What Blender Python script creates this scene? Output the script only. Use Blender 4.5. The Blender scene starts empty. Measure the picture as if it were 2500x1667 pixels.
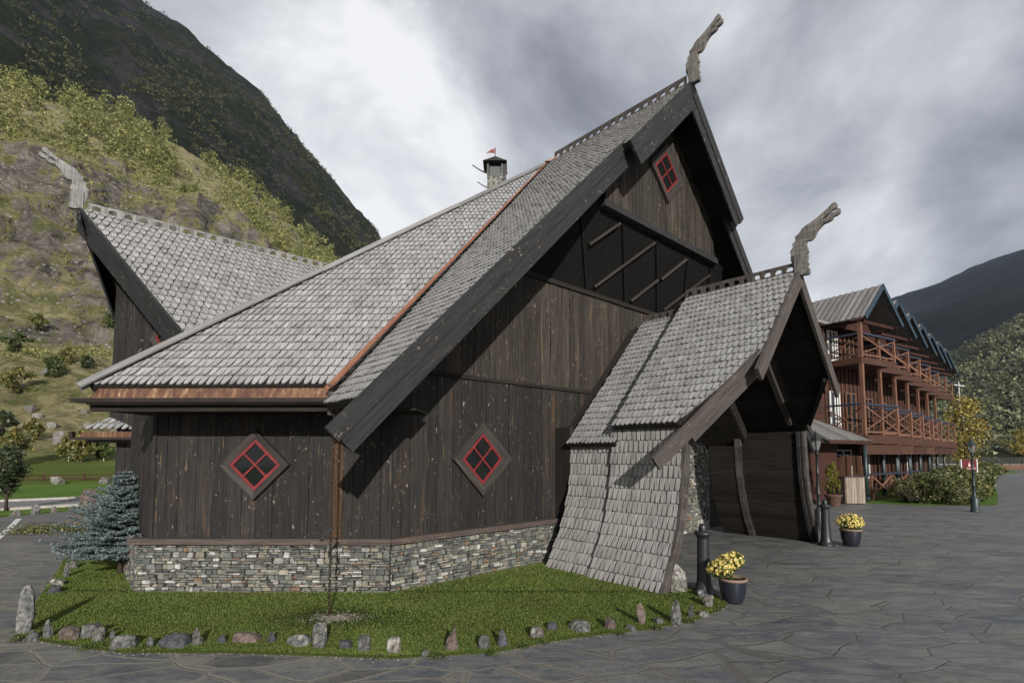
import bpy, bmesh, math, random
import numpy as np
from mathutils import Vector, noise
from mathutils.geometry import tessellate_polygon
RAD=math.radians
scene=bpy.context.scene
# ---------------------------------------------------------------- camera
cd=bpy.data.cameras.new('camera'); cam=bpy.data.objects.new('camera',cd)
scene.collection.objects.link(cam); scene.camera=cam
cam.location=(0,0,2.0); cam.rotation_euler=(RAD(94.0),0,0)
cd.sensor_width=36; cd.lens=18.214; cd.shift_y=0.0743; cd.clip_end=9000; cd.clip_start=.05
# ---------------------------------------------------------------- sun and sky
SUN_AZ,SUN_EL=165.5,19.0           # compass-like azimuth from +Y, clockwise
S=Vector((math.sin(RAD(SUN_AZ))*math.cos(RAD(SUN_EL)),math.cos(RAD(SUN_AZ))*math.cos(RAD(SUN_EL)),math.sin(RAD(SUN_EL))))
sl=bpy.data.lights.new('sun','SUN'); sl.energy=4.7; sl.angle=RAD(.6); sl.color=(1,.955,.89)
so=bpy.data.objects.new('sun',sl); scene.collection.objects.link(so)
so.rotation_euler=S.to_track_quat('Z','Y').to_euler(); so.location=(0,-20,30)
scene.view_settings.view_transform='Standard'; scene.view_settings.look='None'
scene.view_settings.exposure=.08; scene.view_settings.gamma=1
world=bpy.data.worlds.new("World"); scene.world=world; world.use_nodes=True
def mk_world():
    nt=world.node_tree; N=nt.nodes; L=nt.links; N.clear()
    out=N.new('ShaderNodeOutputWorld'); mix=N.new('ShaderNodeMixShader')
    b1=N.new('ShaderNodeBackground'); b2=N.new('ShaderNodeBackground')
    sky=N.new('ShaderNodeTexSky'); sky.sky_type='NISHITA'; sky.sun_disc=False
    sky.sun_elevation=RAD(SUN_EL); sky.sun_rotation=RAD(SUN_AZ)
    L.new(sky.outputs[0],b1.inputs[0]); b1.inputs[1].default_value=.10
    tc=N.new('ShaderNodeTexCoord')
    mp=N.new('ShaderNodeMapping'); mp.inputs['Scale'].default_value=(1.0,1.0,1.7); mp.inputs['Location'].default_value=(3.1,1.7,.4)
    L.new(tc.outputs['Generated'],mp.inputs[0])
    n1=N.new('ShaderNodeTexNoise'); n1.inputs['Scale'].default_value=2.6; n1.inputs['Detail'].default_value=7; n1.inputs['Roughness'].default_value=.56; n1.inputs['Distortion'].default_value=.3
    L.new(mp.outputs[0],n1.inputs[0])
    # large bright and dark cloud banks, placed by world direction
    def lobe(d,lo,hi):
        v=N.new('ShaderNodeVectorMath'); v.operation='DOT_PRODUCT'; v.inputs[1].default_value=Vector(d).normalized()
        nz=N.new('ShaderNodeVectorMath'); nz.operation='NORMALIZE'; L.new(tc.outputs['Generated'],nz.inputs[0]); L.new(nz.outputs[0],v.inputs[0])
        r=N.new('ShaderNodeMapRange'); r.interpolation_type='SMOOTHERSTEP'; r.inputs[1].default_value=lo; r.inputs[2].default_value=hi
        L.new(v.outputs['Value'],r.inputs[0]); return r.outputs[0]
    def math_(op,a,b):
        m=N.new('ShaderNodeMath'); m.operation=op
        for k,x in enumerate((a,b)):
            if isinstance(x,(int,float)): m.inputs[k].default_value=x
            else: L.new(x,m.inputs[k])
        return m.outputs[0]
    e=n1.outputs['Fac']
    b_l=lobe((-.30,1,.56),.945,.997)       # bright gap left of the gable
    b_r=lobe((.62,1,.72),.955,.999)      # pale patch at right
    b_s=lobe((.66,1,.33),.985,.9995)      # pale strip above the hotel
    d_r=math_('ADD',lobe((.66,1,.49),.975,.999),math_('ADD',lobe((.86,1,.50),.97,.999),lobe((1.12,1,.50),.97,.999)))      # dark bank at right
    d_t=lobe((.02,1,.62),.95,.999)
    v=math_('MULTIPLY_ADD',e,1.15); 
    m=N.new('ShaderNodeMath'); m.operation='MULTIPLY_ADD'; L.new(e,m.inputs[0]); m.inputs[1].default_value=1.75; m.inputs[2].default_value=-.27; v=m.outputs[0]
    v=math_('ADD',v,math_('MULTIPLY',b_l,.60)); v=math_('ADD',v,math_('MULTIPLY',b_r,.10)); v=math_('ADD',v,math_('MULTIPLY',b_s,.22))
    v=math_('SUBTRACT',v,math_('MULTIPLY',d_r,.16)); v=math_('SUBTRACT',v,math_('MULTIPLY',d_t,.10))
    cr=N.new('ShaderNodeValToRGB'); el=cr.color_ramp.elements
    el[0].position=.22; el[0].color=(.215,.225,.262,1); el[1].position=.95; el[1].color=(.93,.935,.95,1)
    a=cr.color_ramp.elements.new(.45); a.color=(.385,.40,.445,1)
    a=cr.color_ramp.elements.new(.68); a.color=(.60,.615,.65,1)
    L.new(v,cr.inputs[0]); L.new(cr.outputs[0],b2.inputs[0]); b2.inputs[1].default_value=1.0
    mix.inputs[0].default_value=.93
    L.new(b1.outputs[0],mix.inputs[1]); L.new(b2.outputs[0],mix.inputs[2]); L.new(mix.outputs[0],out.inputs[0])
mk_world()
# ---------------------------------------------------------------- helpers
R=random.Random(7)
V=Vector
def vadd(*a): return V(a[0])+sum((V(x) for x in a[1:]),V((0,0,0)))
class MB:
    def __init__(s): s.v=[]; s.f=[]; s.uv=[]; s.sm=[]; s.uv2={}
    def face(s,pts,uv=None,smooth=False):
        i=len(s.v); pts=[V(p) for p in pts]; s.v+=pts; s.f.append(list(range(i,i+len(pts))))
        if uv is None:
            n=V((0,0,0))
            for k in range(len(pts)): n+=pts[k-1].cross(pts[k])
            if n.length<1e-12: n=V((0,0,1))
            n.normalize()
            u=V((0,0,1)).cross(n)
            if u.length<.05: u=V((1,0,0))
            u.normalize(); w=n.cross(u); uv=[(p.dot(u),p.dot(w)) for p in pts]
        s.uv.append(uv); s.sm.append(smooth)
    def frame_box(s,o,X,Y,Z,a,b,c,off=None):
        """box spanning a=(x0,x1) b=(y0,y1) c=(z0,z1) in frame; uv v axis runs along the longest side"""
        o=V(o);X=V(X);Y=V(Y);Z=V(Z)
        P=lambda i,j,k:o+X*a[i]+Y*b[j]+Z*c[k]
        i0=len(s.v)
        for i in (0,1):
            for j in (0,1):
                for k in (0,1): s.v.append(P(i,j,k))
        L=(abs(a[1]-a[0])*X.length,abs(b[1]-b[0])*Y.length,abs(c[1]-c[0])*Z.length); m=L.index(max(L))
        ou,ov=(R.uniform(0,50),R.uniform(0,50)) if off is None else off
        F=[(0,1,3,2),(4,6,7,5),(0,4,5,1),(2,3,7,6),(0,2,6,4),(1,5,7,3)]
        det=X.cross(Y).dot(Z)*(a[1]-a[0])*(b[1]-b[0])*(c[1]-c[0])
        for n_,f in enumerate(F):
            ax=n_//2; oth=[q for q in range(3) if q!=ax]
            if m in oth: vv=m; uu=[q for q in oth if q!=m][0]
            else: uu,vv=oth
            uv=[]
            for idx in f:
                co=((idx>>2)&1,(idx>>1)&1,idx&1)
                uv.append((co[uu]*L[uu]+ou,co[vv]*L[vv]+ov))
            ff=[i0+q for q in f]
            if det<0: ff=ff[::-1]; uv=uv[::-1]
            s.f.append(ff); s.uv.append(uv); s.sm.append(False)
    def box(s,x0,x1,y0,y1,z0,z1): s.frame_box((0,0,0),(1,0,0),(0,1,0),(0,0,1),(x0,x1),(y0,y1),(z0,z1))
    def beam(s,p,q,w,h,up=(0,0,1)):
        p=V(p);q=V(q);d=(q-p);L=d.length;d.normalize();u=V(up);x=d.cross(u)
        if x.length<1e-4: x=d.cross(V((1,0,0)))
        x.normalize();u=x.cross(d)
        s.frame_box(p,d,x,u,(0,L),(-w/2,w/2),(-h/2,h/2))
    def slab(s,pts,t,smooth=False):
        """polygon thickened by vector t"""
        pts=[V(p) for p in pts];t=V(t);n=V((0,0,0))
        for k in range(len(pts)): n+=pts[k-1].cross(pts[k])
        if n.dot(t)>0: pts=pts[::-1]
        s.face(pts); s.face([p+t for p in pts][::-1])
        for k in range(len(pts)):
            a,b=pts[k-1],pts[k]; s.face([b,a,a+t,b+t])
    def tess(s,loops,fn,t0,t1):
        """2d loops (outer + holes) mapped by fn(x,y,h); extruded between h=t0 and t1"""
        l3=[[V((x,y,0)) for x,y in lp] for lp in loops]
        tri=tessellate_polygon(l3); flat=[p for lp in loops for p in lp]
        for (a,b,c) in tri:
            A,B_,C_=flat[a],flat[b],flat[c]
            s.face([fn(*A,t1),fn(*B_,t1),fn(*C_,t1)],[A,B_,C_]); s.face([fn(*C_,t0),fn(*B_,t0),fn(*A,t0)],[C_,B_,A])
        for lp in loops:
            for k in range(len(lp)):
                p,q=lp[k-1],lp[k]; s.face([fn(*p,t0),fn(*q,t0),fn(*q,t1),fn(*p,t1)])
    def tube(s,pts,rad,n=8,cap=True,smooth=True):
        pts=[V(p) for p in pts]
        if not isinstance(rad,(list,tuple)): rad=[rad]*len(pts)
        i0=len(s.v); ref=None; acc=0
        for k,p in enumerate(pts):
            d=(pts[min(k+1,len(pts)-1)]-pts[max(k-1,0)]).normalized()
            x=d.cross(V((0,0,1))) if abs(d.z)<.95 else d.cross(V((1,0,0)))
            x.normalize(); y=d.cross(x)
            if ref is not None and x.dot(ref)<0 and abs(x.dot(ref))>.7: x=-x;y=-y
            ref=x
            for j in range(n):
                a=2*math.pi*j/n; s.v.append(p+(x*math.cos(a)+y*math.sin(a))*rad[k])
        for k in range(len(pts)-1):
            L0=(pts[k+1]-pts[k]).length
            for j in range(n):
                a=i0+k*n+j;b=i0+k*n+(j+1)%n;c=b+n;d=a+n
                s.f.append([a,b,c,d]); w=2*math.pi*rad[k]/n
                s.uv.append([(j*w,acc),((j+1)*w,acc),((j+1)*w,acc+L0),(j*w,acc+L0)]); s.sm.append(smooth)
            acc+=L0
        if cap:
            for k,rev in ((0,True),(len(pts)-1,False)):
                f=[i0+k*n+j for j in range(n)]
                if rev: f=f[::-1]
                s.f.append(f); s.uv.append([(s.v[q].x,s.v[q].y) for q in f]); s.sm.append(False)
    def lathe(s,c,prof,n=24,smooth=True):
        c=V(c); i0=len(s.v); acc=[0]
        for k in range(1,len(prof)): acc.append(acc[-1]+math.hypot(prof[k][0]-prof[k-1][0],prof[k][1]-prof[k-1][1]))
        for r,z in prof:
            for j in range(n):
                a=2*math.pi*j/n; s.v.append(c+V((r*math.cos(a),r*math.sin(a),z)))
        for k in range(len(prof)-1):
            for j in range(n):
                a=i0+k*n+j;b=i0+k*n+(j+1)%n
                s.f.append([a,b,b+n,a+n]); s.uv.append([(j/n,acc[k]),((j+1)/n,acc[k]),((j+1)/n,acc[k+1]),(j/n,acc[k+1])]); s.sm.append(smooth)
    def build(s,name,mat,parent=None,loc=None,bevel=0):
        me=bpy.data.meshes.new(name); o0=V(loc) if loc is not None else V((0,0,0))
        me.from_pydata([tuple(p-o0) for p in s.v],[],s.f)
        ul=me.uv_layers.new(name='uv'); flat=[c for f in s.uv for p in f for c in p]
        ul.data.foreach_set('uv',flat); me.polygons.foreach_set('use_smooth',s.sm)
        if s.uv2:
            u2=me.uv_layers.new(name='tone'); fl=[]
            for k,f in enumerate(s.f):
                q=s.uv2.get(k)
                for j in range(len(f)): fl+= (q[j] if q else (0.,9.))
            u2.data.foreach_set('uv',fl)
        me.materials.append(mat); me.update()
        o=bpy.data.objects.new(name,me); scene.collection.objects.link(o); o.location=o0
        if parent is not None: par(o,parent)
        if bevel:
            b=o.modifiers.new('bevel','BEVEL'); b.width=bevel; b.segments=2; b.limit_method='ANGLE'
        return o
def par(o,p):
    """parent keeping world placement (parents are only translated / z-rotated at build time = identity here)"""
    o.parent=p
    w=V((0,0,0)); q=p
    while q is not None: w+=V(q.location); q=q.parent
    o.location=V(o.location)-w
def thing(name,label,cat,loc=(0,0,0),group=None):
    o=bpy.data.objects.new(name,None); scene.collection.objects.link(o); o.location=loc; o.empty_display_size=.3
    o['label']=label;o['category']=cat
    if group:o['group']=group
    return o
def tag(o,label=None,cat=None,group=None,kind=None):
    if label:o['label']=label
    if cat:o['category']=cat
    if group:o['group']=group
    if kind:o['kind']=kind
    return o
# ---------------------------------------------------------------- materials
def mat(name,rough=.8,spec=.3,metal=0):
    m=bpy.data.materials.new(name); m.use_nodes=True; nt=m.node_tree; b=nt.nodes['Principled BSDF']
    b.inputs['Roughness'].default_value=rough; b.inputs['Metallic'].default_value=metal
    b.inputs['Specular IOR Level'].default_value=spec
    return m,nt,b
class NT:
    """tiny node helper"""
    def __init__(s,nt): s.nt=nt; s.N=nt.nodes; s.L=nt.links
    def n(s,t,**k):
        x=s.N.new(t)
        for a,b in k.items(): setattr(x,a,b)
        return x
    def set(s,node,i,v):
        if hasattr(v,'is_linked') or isinstance(v,bpy.types.NodeSocket): s.L.new(v,node.inputs[i])
        else: node.inputs[i].default_value=v
    def noise(s,vec,scale,detail=4,rough=.55,dist=0):
        x=s.n('ShaderNodeTexNoise'); x.inputs['Scale'].default_value=scale; x.inputs['Detail'].default_value=detail
        x.inputs['Roughness'].default_value=rough; x.inputs['Distortion'].default_value=dist
        if vec is not None: s.L.new(vec,x.inputs['Vector'])
        return x.outputs['Fac']
    def map(s,vec,scale=(1,1,1),loc=(0,0,0),rot=(0,0,0)):
        x=s.n('ShaderNodeMapping'); s.L.new(vec,x.inputs[0]); x.inputs['Scale'].default_value=scale; x.inputs['Location'].default_value=loc; x.inputs['Rotation'].default_value=rot
        return x.outputs[0]
    def ramp(s,fac,stops,interp='LINEAR'):
        x=s.n('ShaderNodeValToRGB'); x.color_ramp.interpolation=interp; e=x.color_ramp.elements
        while len(e)<len(stops): e.new(.5)
        for q,(p,c) in zip(e,stops): q.position=p; q.color=(*c,1) if not isinstance(c,(int,float)) else (c,c,c,1)
        s.L.new(fac,x.inputs[0]); return x.outputs[0]
    def mix(s,f,a,b,blend='MIX'):
        x=s.n('ShaderNodeMix',data_type='RGBA',blend_type=blend)
        for i,v in ((0,f),(6,a),(7,b)):
            if isinstance(v,bpy.types.NodeSocket): s.L.new(v,x.inputs[i])
            elif i==0: x.inputs[0].default_value=v
            else: x.inputs[i].default_value=(*v,1)
        return x.outputs[2]
    def math(s,op,a,b=0.0,c=None):
        x=s.n('ShaderNodeMath',operation=op)
        for i,v in enumerate((a,b,c)):
            if v is None: continue
            if isinstance(v,bpy.types.NodeSocket): s.L.new(v,x.inputs[i])
            else: x.inputs[i].default_value=v
        return x.outputs[0]
    def voro(s,vec,scale,feature='F1',rand=1,out='Distance'):
        x=s.n('ShaderNodeTexVoronoi',feature=feature); x.inputs['Scale'].default_value=scale; x.inputs['Randomness'].default_value=rand
        s.L.new(vec,x.inputs['Vector']); return x.outputs[out]
    def bump(s,b,h,strength=.3,dist=.02):
        x=s.n('ShaderNodeBump'); x.inputs['Strength'].default_value=strength; x.inputs['Distance'].default_value=dist
        s.L.new(h,x.inputs['Height']); s.L.new(x.outputs[0],b.inputs['Normal'])
    def uv(s,nm='uv'): return s.n('ShaderNodeUVMap',uv_map=nm).outputs[0]
    def obj(s): return s.n('ShaderNodeTexCoord').outputs['Object']
    def pos(s): return s.n('ShaderNodeNewGeometry').outputs['Position']
    def isl(s): return s.n('ShaderNodeNewGeometry').outputs['Random Per Island']
def m_wood(name,dark,mid,warm,warmth=.5,fleck=True,rough=.72,spec=.35,streak=1.0):
    m,nt,b=mat(name,rough,spec); t=NT(nt); uv=t.uv()
    g1=t.noise(t.map(uv,(38,1.6,1)),1,5,.6,.6); g2=t.noise(t.map(uv,(9,.7,1)),1,4,.6,1.2); g3=t.noise(t.map(uv,(70,3.0,1)),1,3,.6)
    c=t.ramp(g1,[(.3,dark),(.62,mid)])
    wf=t.ramp(g2,[(.54,0.0),(.74,1.0)]); wf=t.math('MULTIPLY',wf,warmth)
    isl=t.isl(); wf=t.math('MULTIPLY',wf,t.ramp(isl,[(.25,.15),(.8,1.0)]))
    c=t.mix(wf,c,t.mix(g3,[x*.55 for x in warm],warm))
    br=t.math('MULTIPLY_ADD',isl,.55,.72); vm=t.n('ShaderNodeVectorMath',operation='SCALE'); t.L.new(c,vm.inputs[0]); t.L.new(br,vm.inputs['Scale']); c=vm.outputs[0]
    if fleck:
        vd=t.noise(t.map(uv,(17,9,1),(3,1,0)),1,4,.75,.4); kn=t.ramp(vd,[(.612,0.0),(.65,.95)])
        nn=t.noise(uv,1.7,3); kn=t.math('MULTIPLY',kn,t.ramp(nn,[(.44,0.0),(.58,1.0)]))
        c=t.mix(kn,c,(.24,.195,.145))
        sn=t.noise(t.map(uv,(26,1.1,1),(7,3,0)),1,6,.7,.4); st=t.ramp(sn,[(.62,0.0),(.72,.85)])
        st=t.math('MULTIPLY',st,streak); c=t.mix(st,c,(.23,.155,.085))
    t.L.new(c,b.inputs['Base Color']); t.bump(b,t.math('ADD',g1,g3),.35,.006)
    return m
M={}
M['wood']=m_wood('dark_tarred_wood',(.007,.0065,.0063),(.025,.0225,.0208),(.12,.062,.027),.5,True,.74,.3,1.0)
M['wood_dry']=m_wood('weathered_dark_wood',(.013,.011,.0100),(.049,.041,.0345),(.18,.12,.065),.55,True,.8,.25,1.0)
M['barge']=m_wood('black_barge_wood',(.010,.010,.0105),(.027,.027,.028),(.08,.065,.05),.15,True,.75,.3,.25)
M['inner']=m_wood('dark_inner_wood',(.008,.007,.006),(.026,.022,.019),(.05,.035,.02),.3,False,.85,.2,0)
M['greywood']=m_wood('grey_weathered_wood',(.075,.070,.064),(.175,.168,.158),(.20,.18,.15),.3,True,.88,.2,.2)
M['trimwood']=m_wood('brown_grey_wood',(.035,.030,.028),(.085,.074,.068),(.14,.10,.07),.3,True,.85,.2,.3)
M['capwood']=m_wood('pale_cap_boards',(.12,.117,.113),(.24,.236,.23),(.28,.25,.2),.2,False,.85,.2,0)
M['dragonwood']=m_wood('carved_grey_wood',(.085,.075,.068),(.20,.185,.165),(.24,.2,.15),.4,False,.88,.2,0)
M['framewood']=m_wood('window_frame_wood',(.018,.015,.014),(.052,.045,.041),(.10,.07,.04),.3,False,.8,.2,0)
M['rustwood']=m_wood('rust_stained_wood',(.022,.015,.011),(.075,.042,.022),(.17,.095,.045),.7,True,.8,.2,1.0)
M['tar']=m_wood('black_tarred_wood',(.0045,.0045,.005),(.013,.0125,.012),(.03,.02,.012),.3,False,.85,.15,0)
M['sill']=m_wood('sill_wood',(.028,.021,.018),(.075,.058,.050),(.11,.07,.05),.3,True,.75,.3,.2)
def m_shingle(name,a,b_,warm):
    m,nt,b=mat(name,.85,.25); t=NT(nt); uv=t.uv(); isl=t.isl()
    g=t.noise(t.map(uv,(75,4,1)),1,5,.65,.3); c=t.ramp(g,[(.3,a),(.66,b_)])
    br=t.math('MULTIPLY_ADD',isl,.26,.87); big=t.noise(t.pos(),.9,3); br=t.math('MULTIPLY',br,t.math('MULTIPLY_ADD',big,.3,.86))
    vm=t.n('ShaderNodeVectorMath',operation='SCALE'); t.L.new(c,vm.inputs[0]); t.L.new(br,vm.inputs['Scale'])
    hue=t.n('ShaderNodeMath',operation='FRACT'); t.L.new(t.math('MULTIPLY',isl,13.7),hue.inputs[0])
    c=t.mix(t.math('MULTIPLY',hue.outputs[0],.45),vm.outputs[0],t.mix(.5,vm.outputs[0],warm))
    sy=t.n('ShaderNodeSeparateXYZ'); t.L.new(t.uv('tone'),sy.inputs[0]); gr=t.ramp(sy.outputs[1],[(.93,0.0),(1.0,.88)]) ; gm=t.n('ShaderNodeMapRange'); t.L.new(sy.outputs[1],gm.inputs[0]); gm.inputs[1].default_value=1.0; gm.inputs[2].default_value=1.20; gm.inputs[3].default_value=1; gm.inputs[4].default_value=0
    side=t.math('GREATER_THAN',sy.outputs[1],5.0); low=t.math('GREATER_THAN',sy.outputs[1],.97); step_shade=t.math('MULTIPLY',low,gm.outputs[0]); step_shade=t.math('MAXIMUM',t.math('MULTIPLY',step_shade,.75),t.math('MULTIPLY',side,.50)); c=t.mix(step_shade,c,(.022,.020,.018))  # painted step shade: dark band under each butt, darkened shingle sides
    stk=t.noise(t.map(t.pos(),(3.5,3.5,.5)),1,5,.65); c=t.mix(t.ramp(stk,[(.52,0.0),(.70,.45)]),c,(.085,.082,.078)); mos=t.noise(t.pos(),2.3,6,.7); c=t.mix(t.ramp(mos,[(.62,0.0),(.70,.35)]),c,(.13,.135,.10))
    sp=t.noise(t.map(uv,(60,60,1)),1,2); c=t.mix(t.ramp(sp,[(.68,0.0),(.74,.55)]),c,(.045,.04,.036))
    sp2=t.noise(t.map(uv,(90,90,1),(3,9,0)),1,2); c=t.mix(t.ramp(sp2,[(.70,0.0),(.75,.4)]),c,(.52,.52,.5))
    t.L.new(c,b.inputs['Base Color']); t.bump(b,g,.45,.005); return m
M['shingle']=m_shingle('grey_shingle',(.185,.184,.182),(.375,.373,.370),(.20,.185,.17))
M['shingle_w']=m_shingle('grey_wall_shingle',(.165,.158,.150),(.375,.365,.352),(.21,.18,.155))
def m_copper():
    m,nt,b=mat('copper',.5,.5,.5); t=NT(nt); uv=t.uv()
    g=t.noise(t.map(t.pos(),(14,14,.8)),1,5,.7,.3); c=t.ramp(g,[(.25,(.085,.042,.034)),(.5,(.15,.078,.05)),(.62,(.26,.145,.08)),(.72,(.52,.38,.25))])
    t.L.new(c,b.inputs['Base Color']); t.L.new(t.ramp(g,[(.3,.35),(.7,.65)]),b.inputs['Roughness']); return m
M['copper']=m_copper()
def m_plain(name,col,rough=.6,spec=.4,metal=0,var=.25,sc=12,bump=0):
    m,nt,b=mat(name,rough,spec,metal); t=NT(nt); g=t.noise(t.pos(),sc,5,.6)
    lo=[x*(1-var) for x in col]; hi=[min(1,x*(1+var)) for x in col]
    t.L.new(t.ramp(g,[(.3,lo),(.7,hi)]),b.inputs['Base Color'])
    if bump: t.bump(b,g,bump,.01)
    return m
M['valley']=m_plain('valley_copper',(.235,.105,.060),.5,.5,.35,.2,5)
M['red']=m_plain('red_paint',(.165,.019,.020),.5,.4,0,.3,14)
M['iron']=m_plain('black_iron',(.016,.019,.021),.42,.5,.0,.3,20)
M['green_iron']=m_plain('dark_green_iron',(.018,.030,.033),.45,.5,.0,.25,15)
M['gutter']=m_plain('dark_gutter',(.030,.021,.019),.5,.5,.3,.25,8)
M['rust']=m_plain('rusty_iron',(.035,.022,.016),.8,.3,.2,.4,40)
def m_glass(name,col=(.010,.012,.012)):
    m,nt,b=mat(name,.04,.30); t=NT(nt); b.inputs['Base Color'].default_value=(*col,1)
    t.bump(b,t.noise(t.pos(),2.5,2),.04,.02); return m
M['glass']=m_glass('window_glass')
def m_stone():
    m,nt,b=mat('slate_stone',.82,.3); t=NT(nt); isl=t.isl(); p=t.pos()
    c=t.ramp(isl,[(0,(.085,.095,.092)),(.14,(.14,.148,.13)),(.30,(.19,.185,.15)),(.44,(.105,.102,.095)),(.56,(.22,.20,.155)),(.70,(.16,.168,.155)),(.80,(.28,.27,.24)),(.87,(.20,.125,.08)),(.90,(.46,.455,.43)),(.96,(.33,.30,.25))],'CONSTANT')
    g=t.noise(p,18,6,.7); c=t.mix(t.ramp(g,[(.35,.55),(.6,0.0)]),c,(.045,.045,.04))
    g2=t.noise(p,7,4,.6); c=t.mix(t.ramp(g2,[(.6,0.0),(.75,.35)]),c,(.28,.27,.24))
    t.L.new(c,b.inputs['Base Color']); t.bump(b,g,.6,.012); return m
M['stone']=m_stone()
def m_rock(name,stops,lich=.5,sc=6):
    m,nt,b=mat(name,.9,.2); t=NT(nt); p=t.obj(); g=t.noise(p,sc,8,.68,.3); c=t.ramp(g,stops)
    oi=t.n('ShaderNodeObjectInfo').outputs['Random']; vm=t.n('ShaderNodeVectorMath',operation='SCALE'); t.L.new(c,vm.inputs[0]); t.L.new(t.math('MULTIPLY_ADD',oi,.6,.7),vm.inputs['Scale']); c=vm.outputs[0]
    l=t.noise(p,sc*2.3,5,.7); c=t.mix(t.ramp(l,[(.56,0.0),(.66,lich)]),c,(.33,.33,.28))
    t.L.new(c,b.inputs['Base Color']); t.bump(b,g,.9,.03); return m
M['rock']=m_rock('edging_rock',[(.35,(.028,.030,.032)),(.5,(.095,.096,.094)),(.62,(.20,.19,.175))],.45,16)
M['rock_red']=m_rock('reddish_rock',[(.35,(.045,.034,.03)),(.65,(.175,.135,.115))],.3,13)
M['rock_pale']=m_rock('pale_rock',[(.38,(.040,.038,.034)),(.5,(.14,.13,.115)),(.62,(.33,.32,.30))],.5,14)
M['rock_dark']=m_rock('dark_rock',[(.35,(.022,.024,.028)),(.65,(.10,.105,.115))],.3,13)
def m_leaf(name,stops,trans=.35,rough=.6,pn=None):
    m=bpy.data.materials.new(name); m.use_nodes=True; nt=m.node_tree; t=NT(nt); b=nt.nodes['Principled BSDF']; out=nt.nodes['Material Output']
    c=t.ramp(t.isl(),stops)
    if pn: c=t.mix(t.ramp(t.noise(t.pos(),pn[0],4,.6),[(.42,0.0),(.68,.75)]),c,pn[1]); b.inputs['Roughness'].default_value=rough; b.inputs['Specular IOR Level'].default_value=.25
    t.L.new(c,b.inputs['Base Color']); tr=t.n('ShaderNodeBsdfTranslucent'); t.L.new(c,tr.inputs[0]); mx=t.n('ShaderNodeMixShader'); mx.inputs[0].default_value=trans
    t.L.new(b.outputs[0],mx.inputs[1]); t.L.new(tr.outputs[0],mx.inputs[2]); t.L.new(mx.outputs[0],out.inputs[0]); return m
M['leaf_birch']=m_leaf('birch_leaves',[(0,(.075,.095,.025)),(.4,(.13,.14,.04)),(.8,(.23,.20,.06)),(1,(.33,.27,.08))])
M['leaf_green']=m_leaf('green_leaves',[(0,(.030,.052,.014)),(.5,(.065,.095,.022)),(1,(.13,.16,.045))])
M['leaf_dark']=m_leaf('dark_leaves',[(0,(.018,.028,.014)),(.6,(.040,.055,.022)),(1,(.085,.10,.04))],.2)
M['leaf_yellow']=m_leaf('yellow_leaves',[(0,(.10,.10,.025)),(.4,(.24,.19,.04)),(.8,(.42,.31,.06)),(1,(.60,.50,.18))],.4)
M['leaf_spruce']=m_leaf('blue_spruce_needles',[(0,(.06,.088,.088)),(.5,(.14,.19,.19)),(1,(.30,.37,.37))],.15)
M['leaf_hedge']=m_leaf('hedge_leaves',[(0,(.030,.042,.012)),(.5,(.075,.090,.025)),(.85,(.15,.16,.05)),(1,(.30,.24,.10))],.25)
M['leaf_thuja']=m_leaf('golden_conifer_leaves',[(0,(.05,.06,.010)),(.5,(.13,.14,.018)),(1,(.27,.25,.03))],.25)
M['petal']=m_leaf('yellow_petals',[(0,(.50,.36,.07)),(.5,(.78,.62,.16)),(1,(.90,.78,.34))],.2)
M['grass_blade']=m_leaf('grass_blades',[(0,(.075,.135,.020)),(.5,(.135,.215,.038)),(.85,(.19,.245,.06)),(1,(.36,.34,.15))],.35,pn=(1.1,(.19,.20,.055)))
M['bark']=m_plain('bark',(.06,.045,.035),.9,.2,0,.4,14,.5)
M['birchbark']=m_plain('birch_bark',(.42,.40,.36),.9,.2,0,.4,6,.3)
# ================================================================ SETTING
def struct(o): o['kind']='structure'; return o
def sheet(name,pts,z,m,sub=0):
    mb=MB(); mb.face([(x,y,z) for x,y in pts],[(x,y) for x,y in pts]); o=mb.build(name,m); 
    if o.data.polygons[0].normal.z<0: o.data.flip_normals()
    return struct(o)
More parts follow.
